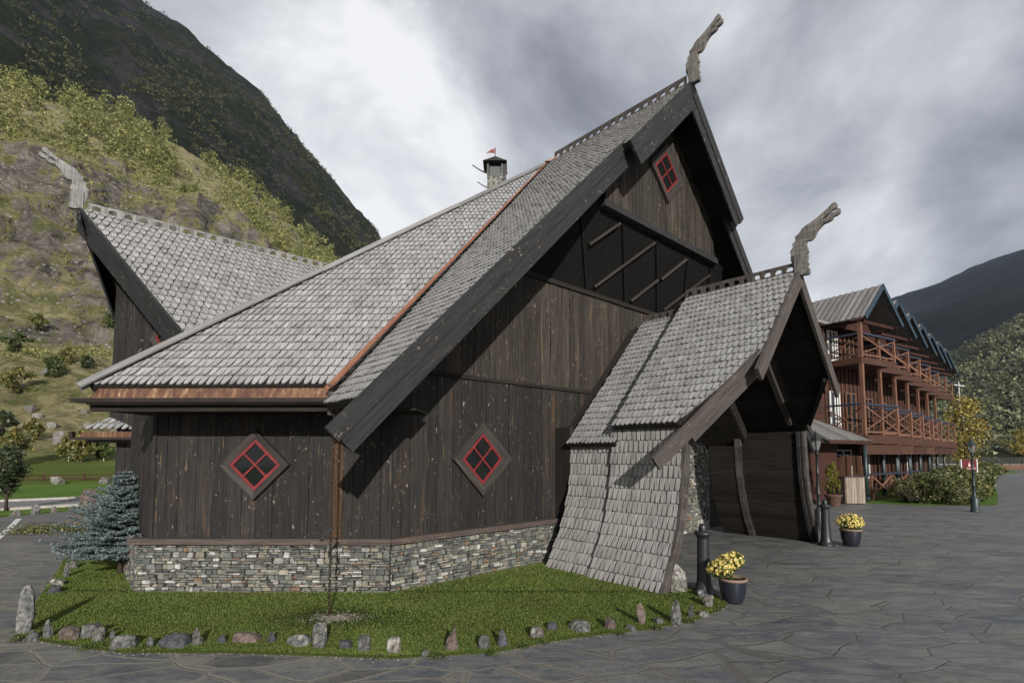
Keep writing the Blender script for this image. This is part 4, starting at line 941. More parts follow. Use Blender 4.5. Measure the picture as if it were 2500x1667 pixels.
FS=ER*3.30+EB*.82
hotel=thing('hotel_building','red brown wooden hotel with staggered gables and rows of crossed balcony railings','hotel',HO)
def Hp(k,r,b,z): return HO+FS*k+ER*r+EB*b+UP*z
def hbox(mb,k,r,b,z): mb.frame_box(HO+FS*k,ER,EB,UP,r,b,z)
def battens(mb,k,r0,r1,b,z0,z1,step=.32,face=-1):
    hbox(mb,k,(r0,r1),(b,b+.05),(z0,z1)); n=int((r1-r0)/step)
    for i in range(n+1):
        x=r0+.04+i*(r1-r0-.1)/max(1,n); hbox(mb,k,(x-.075,x+.075),(b-.05,b+.002),(z0+.005,z1-.005))
proto=None
def rail(k,z0,z1,nm):
    mb=MB(); h=z1-z0
    for (o,X,L,nx) in ((Hp(k,0,0,0),ER,2.9,1),(Hp(k,0,0,0),EB,1.6,1)):
        Nn=X.cross(UP)
        mb.frame_box(o,X,Nn,UP,(.04,L),(-.035,.035),(z0+.10,z0+.17))
        for i in range(nx):
            a=o+X*(L*i/nx+.05); c=o+X*(L*(i+1)/nx)
            mb.beam(a+UP*(z0+.19),c+UP*(z1-.1),.04,.05); mb.beam(a+UP*(z1-.1)+Nn*.042,c+UP*(z0+.19)+Nn*.042,.04,.05)
        for i in range(1,nx+1): mb.frame_box(o+X*(L*i/nx),X,Nn,UP,(-.05,.05),(-.05,.05),(z0-.02,z1-.03))
    rl_=mb.build('balcony_railing',M['redrail'],hotel)
    mb=MB()
    for (o,X,L) in ((Hp(k,0,0,0),ER,2.98),(Hp(k,0,0,0),EB,1.6)):
        Nn=X.cross(UP); mb.frame_box(o,X,Nn,UP,(-.05 if X is ER else .07,L),(-.07,.07),(z1-.03,z1+.045))
    mb.build('handrail',M['bluerail'],rl_)
for k in range(7):
    mb=MB(); battens(mb,k,0,3.3,1.62,.1,7.95,.34); mb.frame_box(Hp(k,3.27,1.62,0),EB,ER,UP,(0,.86),(-.03,.03),(.1,7.95)); wl=mb.build('wall',M['redwood'],hotel)
    # balconies
    for (z0,z1) in ((2.45,2.82),(5.92,6.20)):
        mb=MB(); hbox(mb,k,(-.03,2.93),(-.03,1.60),(z0+.08,z1-.02)); hbox(mb,k,(-.06,2.97),(-.075,-.032),(z0,z1)); hbox(mb,k,(-.085,-.035),(-.032,1.6),(z0,z1)); mb.build('balcony_deck',M['redwood'],hotel)
    rail(k,2.82,4.15,'a'); rail(k,6.20,7.25,'b')
    mb=MB(); hbox(mb,k,(-.07,.07),(-.07,.07),(2.82,7.85)); mb.build('post',M['redrail'],hotel)
    mb=MB(); mb.tube([Hp(k,.05,.05,0),Hp(k,.05,.05,2.44)],.085,10); mb.tube([Hp(k,.05,.05,0),Hp(k,.05,.05,.18)],.12,10)
    mb.build('ground_column',M['green_iron'],hotel)
    if k>0: mb=MB(); mb.tube([Hp(k,2.6,.6,0),Hp(k,2.6,.6,2.44)],.07,8); mb.build('ground_column',M['green_iron'],hotel)
    # windows on each floor
    for (z0,z1,r0,r1) in ((2.95,4.9,.25,1.1),(6.3,7.75,.25,1.1),(3.0,4.9,1.6,2.5),(6.3,7.75,1.7,2.5),(.75,2.2,.5,1.9)):
        mb=MB(); b=1.555
        for (a,c) in ((r0,r0+.07),(r1-.07,r1),((r0+r1)/2-.035,(r0+r1)/2+.035)): hbox(mb,k,(a,c),(b-.05,b),(z0,z1))
        for z in (z0,z1-.07): hbox(mb,k,(r0+.071,r1-.071),(b-.048,b-.002),(z,z+.07))
        wn_=mb.build('window',M['curtain'] if r0<1.5 else M['redrail'],hotel)
        mb=MB(); hbox(mb,k,(r0+.02,r1-.02),(b-.01,b+.03),(z0+.02,z1-.02)); mb.build('pane',M['glass'],wn_)
        if r0<.5:
            mb=MB()
            for x in (r0+.12,r1-.22): hbox(mb,k,(x,x+.09),(b-.025,b-.012),(z0+.1,z1-.1))
            mb.build('curtain',M['curtain'],wn_)
    # gable roof
    mb=MB(); rz,fz=9.50,7.86; y0,y1=-.32,3.3
    for (ra,rb) in ((1.45,-.20),(1.45,3.10)):
        a=[Hp(k,ra,y0,rz),Hp(k,rb,y0,fz),Hp(k,rb,y1,fz),Hp(k,ra,y1,rz)]
        sl_=(a[1]-a[0]).normalized(); nn_=sl_.cross(EB); nn_=nn_ if nn_.z>0 else -nn_
        mb.slab([p+nn_*.002 for p in a],nn_*.05); L=(a[1]-a[0]).length
        n=13
        for i in range(n):
            yy=(y1-y0)*i/n; mb.frame_box(a[0]+EB*(yy+.03),sl_,EB,nn_,(0,L+.04),(0,.13),(.052,.085))
    rf=mb.build('roof',M['rooftin'],hotel)
    mb=MB()
    for (ra,rb) in ((1.45,-.24),(1.45,3.14)):
        a=Hp(k,ra,y0,rz+.08); b_=Hp(k,rb,y0,fz+.04); dd=(b_-a).normalized(); nn_=dd.cross(EB); nn_=nn_ if nn_.z>0 else -nn_
        mb.frame_box(a,dd,nn_,-EB,(0,(b_-a).length),(-.17,.02),(0,.05))
    mb.build('gable_trim',M['bluetrim'],rf)
    mb=MB(); mb.slab([Hp(k,.05,.9,7.7),Hp(k,2.9,.9,7.7),Hp(k,2.9,.9,8.0),Hp(k,1.45,.9,9.4),Hp(k,.05,.9,8.0)],EB*.05)
    for rr in (.0,2.86): hbox(mb,k,(rr,rr+.09),(-.2,1.7),(7.74,7.86))
    hbox(mb,k,(0,2.9),(-.06,.05),(7.72,7.86)); mb.build('gable_infill',M['reddark'],hotel)
# long ground floor beam
mb=MB()
for k in range(7): mb.frame_box(Hp(k,0,.06,0),ER,EB,UP,(0,3.3),(0,.14),(1.98,2.44)); mb.frame_box(Hp(k,3.3,.06,0),EB,ER,UP,(.0,.82),(-.1,.0),(1.98,2.44))
mb.build('ground_floor_beam',M['redwood'],hotel)
# core volume behind
mb=MB(); b=1.70
pts=[Hp(0,-4.5,b,0),Hp(0,3.3,b,0)]
for k in range(1,7): pts+=[Hp(k,0,b,0),Hp(k,3.3,b,0)]
pts+=[Hp(6,3.3,8,0),Hp(0,-4.5,8,0)]
for i in range(len(pts)):
    a,c=pts[i-1],pts[i]; mb.face([a,c,c+UP*8.2,a+UP*8.2])
mb.face([p+UP*8.2 for p in pts]); mb.build('inner_wall',M['reddark'],hotel)
# end wall with horizontal siding, left of the first bay
mb=MB()
for i in range(34): hbox(mb,0,(-4.4,-.03),(1.55+.006*(i%2),1.68),(.1+i*.235,.1+i*.235+.222))
hbox(mb,0,(-.14,.02),(1.50,1.66),(.1,7.9)); mb.build('siding_wall',M['redwood'],hotel)
mb=MB(); n=7
for i in range(n): mb.frame_box(Hp(0,-.02,0,0),EB,ER,UP,(.16+i*.21,.16+i*.21+.175),(-.04+.02*(i%2),.0+.02*(i%2)),(.05,1.92))
mb.build('screen_wall',M['redrail'],hotel)
# lean-to roof in front of the end wall
mb=MB(); e0=Hp(0,-3.6,-.45,2.56); e1=Hp(0,-.45,-.45,2.56); r0_=Hp(0,-3.6,1.45,3.62); r1_=Hp(0,-1.75,1.45,3.62); h1_=Hp(0,-.45,1.45,2.56)
mb.slab([e0,e1,r1_,r0_],UP*-.06); mb.slab([e1,h1_,r1_],UP*-.06); sv=(r0_-e0).normalized(); nv=ER.cross(sv).normalized()
for i in range(16):
    x=i*.2; top=1.0 if x<1.85 else max(0,(3.15-x)/1.3)
    mb.frame_box(e0+ER*(x+.02)-sv*.04,sv,ER,nv,(0,(r0_-e0).length*top),(0,.11),(.002,.035))
lr=mb.build('lean_to_roof',M['rooftin'],hotel)
mb=MB(); mb.beam(e1+UP*.05,r1_+UP*.05,.12,.05); mb.frame_box(e0,ER,EB,UP,(0,3.16),(-.03,0),(-.16,.0)); mb.build('lean_to_fascia',M['reddark'],lr)
mb=MB(); q=[Hp(0,-4.8,1.15,7.95),Hp(0,-.28,1.15,7.95),Hp(0,-.28,4.8,9.3),Hp(0,-4.8,4.8,9.3)]; mb.slab(q,UP*-.08); sv=(q[3]-q[0]).normalized(); nv=ER.cross(sv).normalized()
for i in range(20): mb.frame_box(q[0]+ER*(.03+i*.225),sv,ER,nv,(0,3.85),(0,.12),(.002,.04))
mb.slab([Hp(0,-4.8,4.8,9.3),Hp(0,-.28,4.8,9.3),Hp(0,-.28,8.4,7.95),Hp(0,-4.8,8.4,7.95)],UP*-.08)
mb.build('end_roof',M['rooftin'],hotel)
for z0 in (3.2,6.2):
    mb=MB(); hbox(mb,0,(-3.3,-2.2),(1.49,1.54),(z0,z0+1.1)); w_=mb.build('window',M['curtain'],hotel); mb=MB(); hbox(mb,0,(-3.2,-2.3),(1.475,1.485),(z0+.1,z0+1.0)); mb.build('pane',M['glass'],w_)
mb=MB(); hbox(mb,0,(-3.2,-1.3),(.5,.6),(0,2.45)); mb.build('lean_to_wall',M['reddark'],hotel)
# terrace railing on the ground (blue handrails, crossed braces)
tr=thing('terrace_railing','low terrace railing with crossed red braces and blue handrail under the hotel balconies','railing',Hp(0,.3,0,0))
mb=MB(); mb2=MB()
segs=[(Hp(0,.35,.0,0),Hp(0,2.75,.3,0)),(Hp(0,2.75,.3,0),Hp(1,1.9,-.1,0)),(Hp(1,1.9,-.1,0),Hp(1,3.9,.2,0))]
for a,b_ in segs:
    dd=(b_-a); L=dd.length; dd.normalize(); nx=dd.cross(UP)
    for t in (0,L): mb.frame_box(a+dd*t,dd,nx,UP,(-.045,.045),(-.045,.045),(0,1.08))
    mb.beam(a+UP*.12+dd*.05,b_+UP*1.0-dd*.05,.045,.07); mb.beam(a+UP*1.0+dd*.05+nx*.05,b_+UP*.12-dd*.05+nx*.05,.045,.07); mb.beam(a+UP*.1+dd*.05,b_+UP*.1-dd*.05,.05,.08)
    mb2.beam(a+UP*1.12-dd*.05,b_+UP*1.12+dd*.05,.13,.06)
mb.build('crossed_braces',M['redrail'],tr); mb2.build('handrail',M['bluerail'],tr)
# ================================================================ OBJECTS
def ico(sub):
    bm=bmesh.new(); bmesh.ops.create_icosphere(bm,subdivisions=sub,radius=1); v=[x.co.copy() for x in bm.verts]; f=[[q.index for q in p.verts] for p in bm.faces]; bm.free(); return v,f
ICO={s:ico(s) for s in (1,2,3,4)}
def rock(x,y,w,h,seed,m,label,name='edging_stone',cat='stone',group=None,shape='block',z=0,sub=3,dep=None):
    v,f=ICO[sub]; rg=random.Random(seed); mb=MB(); dep=dep or w*rg.uniform(.55,.8); ang=rg.uniform(-.3,.3)
    pts=[]; cuts=[(V((rg.gauss(0,1),rg.gauss(0,1),rg.gauss(0,.6))).normalized(),rg.uniform(.62,.85)) for _ in range(9)]
    e={'block':.42,'round':.85,'point':.7,'slab':.36}[shape]
    for p in v:
        q=V([math.copysign(abs(c)**e,c) for c in p])
        for n,d in cuts:
            t=q.dot(n)-d*(1.15 if shape=='block' else .95)
            if t>0: q=q-n*t
        q+=p*(.10*noise.fractal(q*1.7+V((seed*3.1,0,0)),1,2,4)+.04*noise.noise(q*7+V((seed,1,0))))
        k=1
        if shape=='point': k=1-.62*max(0,(q.z+1)/2)**1.3
        if shape=='round': k=1
        X=q.x*w*.46*k; Y=q.y*dep*.46*k; Z=(q.z*.62+.42)*h
        X+=(.06*h*(rg.random()*0+math.sin(seed))*max(0,q.z)); pts.append(V((x+X*math.cos(ang)-Y*math.sin(ang),y+X*math.sin(ang)+Y*math.cos(ang)+dep*.35,z+Z-.02)))
    mb.v=pts; mb.f=[list(a) for a in f]; mb.uv=[[(0,0)]*3]*len(f); mb.sm=[False]*len(f)
    o=mb.build(name,m,loc=(x,y,z)); tag(o,label,cat,group); return o
ER_G='stones edging the lawn'
EDG=[(-5.39,5.85,.17,.54,'block','rock','tall lichen covered upright stone at the left corner of the lawn'),
(-5.14,5.66,.17,.13,'round','rock','small rounded grey stone at the foot of the tall lichen stone'),
(-5.01,5.70,.16,.23,'point','rock','dark peaked stone, second to the right of the tall lichen stone'),
(-4.77,5.66,.30,.17,'round','rock_red','wide reddish brown rounded stone near the left end of the lawn edge'),
(-4.56,5.70,.21,.18,'block','rock','dark blocky stone right of the reddish stone'),
(-4.39,5.61,.12,.19,'slab','rock_pale','narrow brownish upright slab beside a tuft of weeds'),
(-4.29,5.68,.12,.15,'point','rock','small dark peaked stone above the weed tuft'),
(-3.97,5.42,.28,.17,'block','rock','flat topped grey block between the two weed tufts'),
(-3.72,5.44,.15,.15,'point','rock','jagged little grey stone overgrown by weeds'),
(-3.50,5.41,.34,.15,'block','rock_dark','long smooth dark slate block left of the white peaked stone'),
(-3.26,5.48,.17,.23,'point','rock_pale','white veined peaked stone standing upright in front of the left window'),
(-3.05,5.55,.18,.14,'point','rock_dark','dark slanted stone just right of the white peaked stone'),
(-2.80,5.57,.34,.14,'block','rock_red','long brown layered stone below the left window'),
(-2.53,5.57,.13,.16,'point','rock_dark','slim dark stone between the brown stone and the long low grey one'),
(-2.25,5.48,.34,.13,'round','rock','long low grey stone left of the chain'),
(-1.96,5.44,.17,.27,'slab','rock','tall rounded grey stone standing in front of the chain'),
(-1.70,5.40,.20,.12,'round','rock_dark','flat black stone leaning right of the chain'),
(-1.48,5.33,.15,.19,'block','rock','dark squarish stone with pale edge, second right of the chain'),
(-1.17,5.28,.17,.19,'block','rock_pale','squat pale topped stone, third right of the chain'),
(-.85,5.24,.13,.09,'round','rock','tiny low stone in the grass at the nearest edge of the lawn'),
(-.60,5.35,.21,.29,'point','rock_red','tall brown jagged stone below the right window'),
(-.28,5.40,.15,.17,'round','rock','round speckled stone right of the tall brown stone'),
(-.10,5.44,.16,.21,'point','rock_dark','triangular dark slate stone next to the speckled round one'),
(.27,5.70,.18,.16,'round','rock_pale','white streaked rounded stone right of the triangular one'),
(.45,5.96,.16,.12,'block','rock_dark','small dark cube like stone set back in the grass'),
(.77,5.92,.33,.14,'round','rock','long pale grey boulder below the porch wall corner'),
(1.12,5.99,.17,.17,'round','rock_red','round pinkish stone right of the long pale boulder'),
(1.34,5.99,.14,.10,'round','rock','low grey stone right of the pinkish one'),
(1.51,6.16,.11,.27,'slab','rock_red','slim upright brown stone in the shaded grass'),
(1.73,6.19,.16,.10,'round','rock','low flat stone right of the slim brown upright'),
(1.93,6.19,.17,.31,'slab','rock','tall dark upright stone with white veins at the right end of the lawn'),
(2.17,6.42,.09,.20,'point','rock_dark','very thin dark pointed stone near the bollard'),
(2.33,6.44,.16,.12,'round','rock_pale','pale low stone at the rounded right end of the lawn'),
(2.55,6.84,.15,.19,'block','rock_pale','white patched stone just in front of the near bollard'),
(2.42,7.54,.36,.46,'point','rock_pale','large mossy lichen boulder between the porch wall and the bollard'),
(2.63,7.30,.18,.14,'round','rock','small grey stone at the foot of the large lichen boulder'),
(-6.55,7.5,.20,.14,'block','rock_dark','dark flat stone on the left edge of the lawn'),
(-6.85,7.95,.26,.14,'slab','rock_pale','long pale stone lying on the left edge of the lawn'),
(-7.17,8.45,.15,.28,'point','rock','upright mossy stone on the left lawn edge beside the spruce'),
(-7.6,9.1,.17,.2,'round','rock_pale','pale lumpy stone behind the spruce on the lawn edge'),
(-8.5,10.1,.15,.15,'block','rock_dark','black stone at the far left corner of the lawn')]
for i,(x,y,w,h,sh,mt,lb) in enumerate(EDG): rock(x,y,w,h,i+1,M[mt],lb,'edging_stone','stone',ER_G,sh)
rock(-11.45,13.96,.42,1.02,77,M['rock_red'],'tall brown standing stone beside the path left of the blue spruce','standing_stone','stone',None,'slab',sub=4,dep=.28)
# road side stones
nms=['pale','grey','mossy','flat','brown','lumpy','dark','small']
for i,n_ in enumerate(nms):
    t=i/7; x=-15.9+.75*t*2.0-.2; y=16.5+2.3*t+.1*math.sin(i*3)
    wds=('nearest the left picture edge','second from the left','third from the left','fourth from the left','fifth from the left','third from the standing stone','second from the standing stone','closest to the standing stone')[i]
    rock(-16.6+1.9*t,16.0+2.9*t,.34+.1*math.sin(i),.26+.08*math.cos(i*2),100+i,M['rock_pale' if i%2==0 else 'rock'],f'{n_} stone in the row between parking and road, {wds}','verge_stone','stone','stones between parking and road','round',sub=2)
# ---------------------------------------------------------------- lawn
LAWN=[(-5.42,5.80),(-4.81,5.62),(-3.94,5.36),(-2.87,5.36),(-1.79,5.27),(-1.17,5.22),(-.2,5.36),(.59,5.75),(1.62,6.08),(2.3,6.45),(2.85,7.0),(2.86,7.6),(2.5,8.1),(1.9,8.6),(1.2,9.6),(.8,10.2),(-1.7,7.8),(-5.3,7.9),(-7.0,10.2),(-7.6,12.0),(-9.3,12.2),(-9.0,11.0),(-8.81,10.4),(-7.79,9.06),(-6.78,7.66),(-6.19,6.82)]
def inside(x,y,poly):
    c=False
    for i in range(len(poly)):
        (x1,y1),(x2,y2)=poly[i-1],poly[i]
        if (y1>y)!=(y2>y) and x<(x2-x1)*(y-y1)/(y2-y1)+x1: c=not c
    return c
mb=MB(); tri=tessellate_polygon([[V((x,y,0)) for x,y in LAWN]])
for t in tri:
    p=[(LAWN[k][0],LAWN[k][1],.03) for k in t]; mb.face(p,[(a[0],a[1]) for a in p])
for k in range(len(LAWN)):
    a,b_=LAWN[k-1],LAWN[k]; mb.face([(*a,0),(*b_,0),(*b_,.03),(*a,.03)])
lw_=mb.build('lawn',M['lawnsoil']); struct(lw_)
bm=bmesh.new(); bm.from_mesh(lw_.data); bmesh.ops.recalc_face_normals(bm,faces=bm.faces); bm.to_mesh(lw_.data); bm.free()
rg=random.Random(11); n=0
CH=(-2.2,6.42)
vs=[];fs=[]
while n<170000:
    x=rg.uniform(-9.3,2.9); y=5.2+ (12.2-5.2)*rg.random()**1.6
    if not inside(x,y,LAWN): continue
    n+=1
    if y>9.5 and rg.random()<.4: continue
    d=math.hypot((x-CH[0])/.72,(y-CH[1])/.40)+.25*noise.noise(V((x*3,y*3,0)))
    if rg.random()>max(0,(d-.45)/1.1): continue
    if abs((V((x,y,0))-A0).dot(WN)-SB)<.06 or (x>-1.7 and abs((V((x,y,0))-B0).dot(NN)-SB)<.06): 
        if rg.random()<.7: continue
    h=rg.uniform(.010,.026)*(1+.5*noise.noise(V((x*1.3,y*1.3,3)))); a=rg.uniform(0,6.283); w=rg.uniform(.002,.004)*(1.0+max(0,(y-6))*.22); lx=rg.gauss(0,.4)*h; ly=rg.gauss(0,.4)*h
    dx,dy=math.cos(a)*w,math.sin(a)*w; i=len(vs)
    vs+=[(x-dx,y-dy,.028),(x+dx,y+dy,.028),(x+lx,y+ly,.028+h)]; fs.append((i,i+1,i+2))
def rawstuff(name,vs,fs,m,label,cat):
    me=bpy.data.meshes.new(name); me.from_pydata(vs,[],fs); me.materials.append(m); o=bpy.data.objects.new(name,me); scene.collection.objects.link(o); return tag(o,label,cat,kind='stuff')
rawstuff('grass',vs,fs,M['grass_blade'],'short green grass growing on the lawn in front of the hall','grass')
# gravel patch at the chain + soil strip along the edging
M['gravel']=m_rock('gravel',[(.3,(.12,.10,.085)),(.7,(.38,.35,.31))],.3,30)
M['gravel2']=m_leaf('gravel_stones',[(0,(.09,.075,.06)),(.7,(.16,.14,.115)),(1,(.36,.33,.29))],0,.9)
vs=[];fs=[]; v1,f1_=ICO[1]
def pebble(x,y,z,s):
    i=len(vs); a=rg.uniform(0,6.28); sx,sy,sz=s*rg.uniform(.7,1.3),s*rg.uniform(.6,1),s*rg.uniform(.35,.6)
    for p in v1: vs.append((x+(p.x*sx*math.cos(a)-p.y*sy*math.sin(a)),y+(p.x*sx*math.sin(a)+p.y*sy*math.cos(a)),z+p.z*sz))
    for q in f1_: fs.append(tuple(i+k for k in q))
for _ in range(1000):
    r=abs(rg.gauss(0,.34)); a=rg.uniform(0,6.28); pebble(CH[0]+r*.62*math.cos(a)+.08,CH[1]+r*.36*math.sin(a),.030,rg.uniform(.004,.013))
for _ in range(900):
    k=rg.uniform(0,10); i=int(k); a=LAWN[i]; b_=LAWN[i+1]; t=k-i; pebble(a[0]+(b_[0]-a[0])*t+rg.gauss(0,.02),a[1]+(b_[1]-a[1])*t-abs(rg.gauss(0,.035)),.008,rg.uniform(.003,.010))
for _ in range(500):
    a=rg.uniform(-.1,LW); p=A0+WX*a+WN*(SB+rg.uniform(.01,.09)); pebble(p.x,p.y,.034,rg.uniform(.004,.012))
for _ in range(500):
    a=rg.uniform(0,3.3); p=B0+D*a+NN*(SB+rg.uniform(.01,.11)); pebble(p.x,p.y,.034,rg.uniform(.004,.012))
rawstuff('gravel',vs,fs,M['gravel2'],'pale gravel and pebbles under the chain and along the lawn edge','gravel')
vs=[];fs=[]                                             # weed tufts between the edging stones
for (x,y,s) in ((-4.2,5.50,.13),(-3.76,5.40,.12),(-4.35,5.45,.1),(-3.3,5.42,.06),(-2.55,5.45,.06),(-1.3,5.22,.07),(-.75,5.22,.1),(-.2,5.3,.06),(.1,5.5,.08),(.3,5.62,.08),(1.2,5.9,.06),(1.65,6.05,.07),(2.1,6.3,.07),(2.6,6.75,.06),(-5.3,5.7,.09),(-5.5,6.0,.1),(-6.3,7.1,.08),(2.6,7.0,.1),(2.3,7.3,.14),(-7.0,8.1,.12)):
    for _ in range(160):
        a=rg.uniform(0,6.28); r=s*rg.random()**.5; px_,py_=x+r*math.cos(a),y+r*math.sin(a)*.6; z=rg.uniform(.0,s*.8)*(1-r/s*.6); w=.008; d=V((rg.gauss(0,1),rg.gauss(0,1),rg.gauss(0,.7))).normalized()*w; e=d.cross(V((rg.gauss(0,1),rg.gauss(0,1),rg.gauss(0,1)))).normalized()*w
        i=len(vs); c=V((px_,py_,z+.01)); vs+=[tuple(c-d),tuple(c+e),tuple(c+d),tuple(c-e)]; fs.append((i,i+1,i+2,i+3))
rawstuff('weeds',vs,fs,M['leaf_green'],'little green weeds between the edging stones','weeds')
# ---------------------------------------------------------------- rain chain
chn=thing('rain_chain','rusty iron rain chain hanging from the gutter corner down to the gravel patch','chain',(-2.23,6.46,0))
p0_=V((-2.29,6.66,2.66)); p1_=V((-2.23,6.46,.03)); L=(p1_-p0_).length; dd=(p1_-p0_).normalized(); nl=62; mb=MB()
s1=dd.cross(V((0,1,0))).normalized(); s2=dd.cross(s1)
for i in range(nl):
    c=p0_+dd*(L*(i+.5)/nl); sx=s1 if i%2 else s2; rr=.016; hl=L/nl*.62; pts=[c+sx*(rr*math.cos(t))+dd*(hl*math.sin(t)) for t in [2*math.pi*k/8 for k in range(9)]]
    mb.tube(pts,.0065,5,cap=False)
mb.build('links',M['rust'],chn)
mb=MB(); c=p0_+dd*1.62; mb.beam(c+V((.03,-.01,.04)),c+V((-.10,-.01,-.07)),.03,.035); mb.tube([c+V((-.10,-.01,-.07)),c+V((-.11,-.01,-.12))],.02,6); mb.build('hook',M['iron'],chn)
# ---------------------------------------------------------------- bollards
def bollard(x,y,label,tw):
    t=thing('bollard',label,'bollard',(x,y,0),'black iron bollards beside the porch'); c=(x,y,0)
    mb=MB(); mb.lathe(c,[(.0,0),(.165,0),(.165,.03),(.15,.05),(.125,.07),(.115,.12),(.105,.16),(.098,.2),(.088,.5),(.082,.78),(.083,.80),(.10,.82),(.118,.845),(.122,.865),(.115,.88),(.07,.885),(.06,.895),(.0,.90)],28); mb.build('shaft',M['iron'],t)
    mb=MB(); mb.lathe((x,y,.89),[(.052,0),(.055,.03),(.048,.075),(.035,.10),(.0,.112)],16); mb.build('knob',M['iron'],t); return t
bollard(2.756,7.58,'near black iron bollard between the lichen boulder and the flower pot',0); bollard(6.88,11.5,'far black iron bollard at the right foot of the porch',1)
# ---------------------------------------------------------------- street lamps
def lamp(x,y,h,label,m,lean=0):
    t=thing('street_lamp',label,'lamp',(x,y,0),'old style street lamps'); c=(x,y,0)
    mb=MB(); k=h/2.6; z0=h-.52*k
    mb.lathe(c,[(0,0),(.155*k,0),(.155*k,.04),(.12*k,.07),(.125*k,.45*k),(.10*k,.50*k),(.07*k,.54*k),(.045*k,.60*k),(.042*k,.9*k),(.055*k,.92*k),(.042*k,.95*k),(.034*k,1.45*k),(.05*k,1.47*k),(.034*k,1.5*k),(.03*k,z0-.1),(.055*k,z0-.08),(.03*k,z0-.05),(.06*k,z0)],14); mb.build('post',m,t)
    mb=MB(); 
    for i in range(6):
        a=math.pi/3*i; b_=math.pi/3*(i+1); p=lambda r,z,an:V((x+r*math.cos(an),y+r*math.sin(an),z))
        mb.tube([p(.075*k,z0,a),p(.14*k,z0+.26*k,a)],.010*k,5)
        mb.face([p(.185*k,z0+.27*k,a),p(.185*k,z0+.27*k,b_),p(.03*k,z0+.44*k,b_),p(.03*k,z0+.44*k,a)]); mb.face([p(.185*k,z0+.27*k,a),p(.185*k,z0+.27*k,b_),p(.0,z0+.255*k,b_)])
        mb.beam(p(.075*k,z0,a),p(.075*k,z0,b_),.015*k,.02*k)
    mb.lathe((x,y,z0+.43*k),[(.035*k,0),(.03*k,.03*k),(.045*k,.05*k),(.01*k,.08*k),(0,.14*k)],8); ln=mb.build('lantern',m,t)
    mb=MB()
    for i in range(6):
        a=math.pi/3*i; b_=math.pi/3*(i+1); mb.face([V((x+.071*k*math.cos(a),y+.071*k*math.sin(a),z0+.005)),V((x+.071*k*math.cos(b_),y+.071*k*math.sin(b_),z0+.005)),V((x+.134*k*math.cos(b_),y+.134*k*math.sin(b_),z0+.26*k)),V((x+.134*k*math.cos(a),y+.134*k*math.sin(a),z0+.26*k))])
    mb.build('lantern_glass',M['lampglass'],ln)
    mb=MB(); mb.lathe((x,y,z0+.02*k),[(0,0),(.02*k,.02*k),(.025*k,.1*k),(0,.14*k)],8); mb.build('bulb',M['curtain'],ln)
mg=bpy.data.materials.new('lamp_glass'); mg.use_nodes=True; b_=mg.node_tree.nodes['Principled BSDF']; b_.inputs['Base Color'].default_value=(.7,.75,.75,1); b_.inputs['Transmission Weight'].default_value=.85; b_.inputs['Roughness'].default_value=.15; b_.inputs['IOR'].default_value=1.1; M['lampglass']=mg
lamp(8.19,13.96,2.62,'dark street lamp standing behind the far bollard next to the red wall',M['iron'])
lamp(16.04,18.12,2.55,'dark green street lamp at the corner of the hedge',M['green_iron'])
# ---------------------------------------------------------------- flower pots
M['pot']=m_plain('dark_glazed_pot',(.016,.018,.026),.25,.6,0,.3,6); M['potrim']=m_plain('tan_pot_rim',(.20,.14,.10),.7,.3,0,.2,8); M['soil']=m_plain('soil',(.03,.022,.016),.95,.1,0,.4,40,.8); M['terracotta']=m_plain('brown_terracotta',(.10,.055,.042),.7,.3,0,.25,7)
def flowers(mb,mg,c,rx,ry,rz,n,rg):
    for _ in range(n):
        a=rg.uniform(0,6.283); u=rg.uniform(-.35,1); q=math.sqrt(max(0,1-u*u)); k=rg.uniform(.86,1.03); d=V((q*math.cos(a),q*math.sin(a),u)); p=V((c[0]+rx*k*d.x,c[1]+ry*k*d.y,c[2]+rz*k*d.z))
        nrm=(V((d.x/rx,d.y/ry,d.z/rz))).normalized()+V((rg.gauss(0,.3),rg.gauss(0,.3),rg.gauss(0,.3))); nrm.normalize(); e=nrm.cross(V((.3,.2,1))).normalized(); f=nrm.cross(e); r=rg.uniform(.013,.022)
        for j in range(8):
            t0=2*math.pi*j/8; t1=t0+.55; i=len(mb.v); mb.v+=[p,p+(e*math.cos(t0)+f*math.sin(t0))*r+nrm*r*.25,p+(e*math.cos(t0+.28)+f*math.sin(t0+.28))*r*1.15+nrm*r*.3,p+(e*math.cos(t1)+f*math.sin(t1))*r+nrm*r*.25]; mb.f.append([i,i+1,i+2,i+3]); mb.uv.append([(0,0)]*4); mb.sm.append(False)
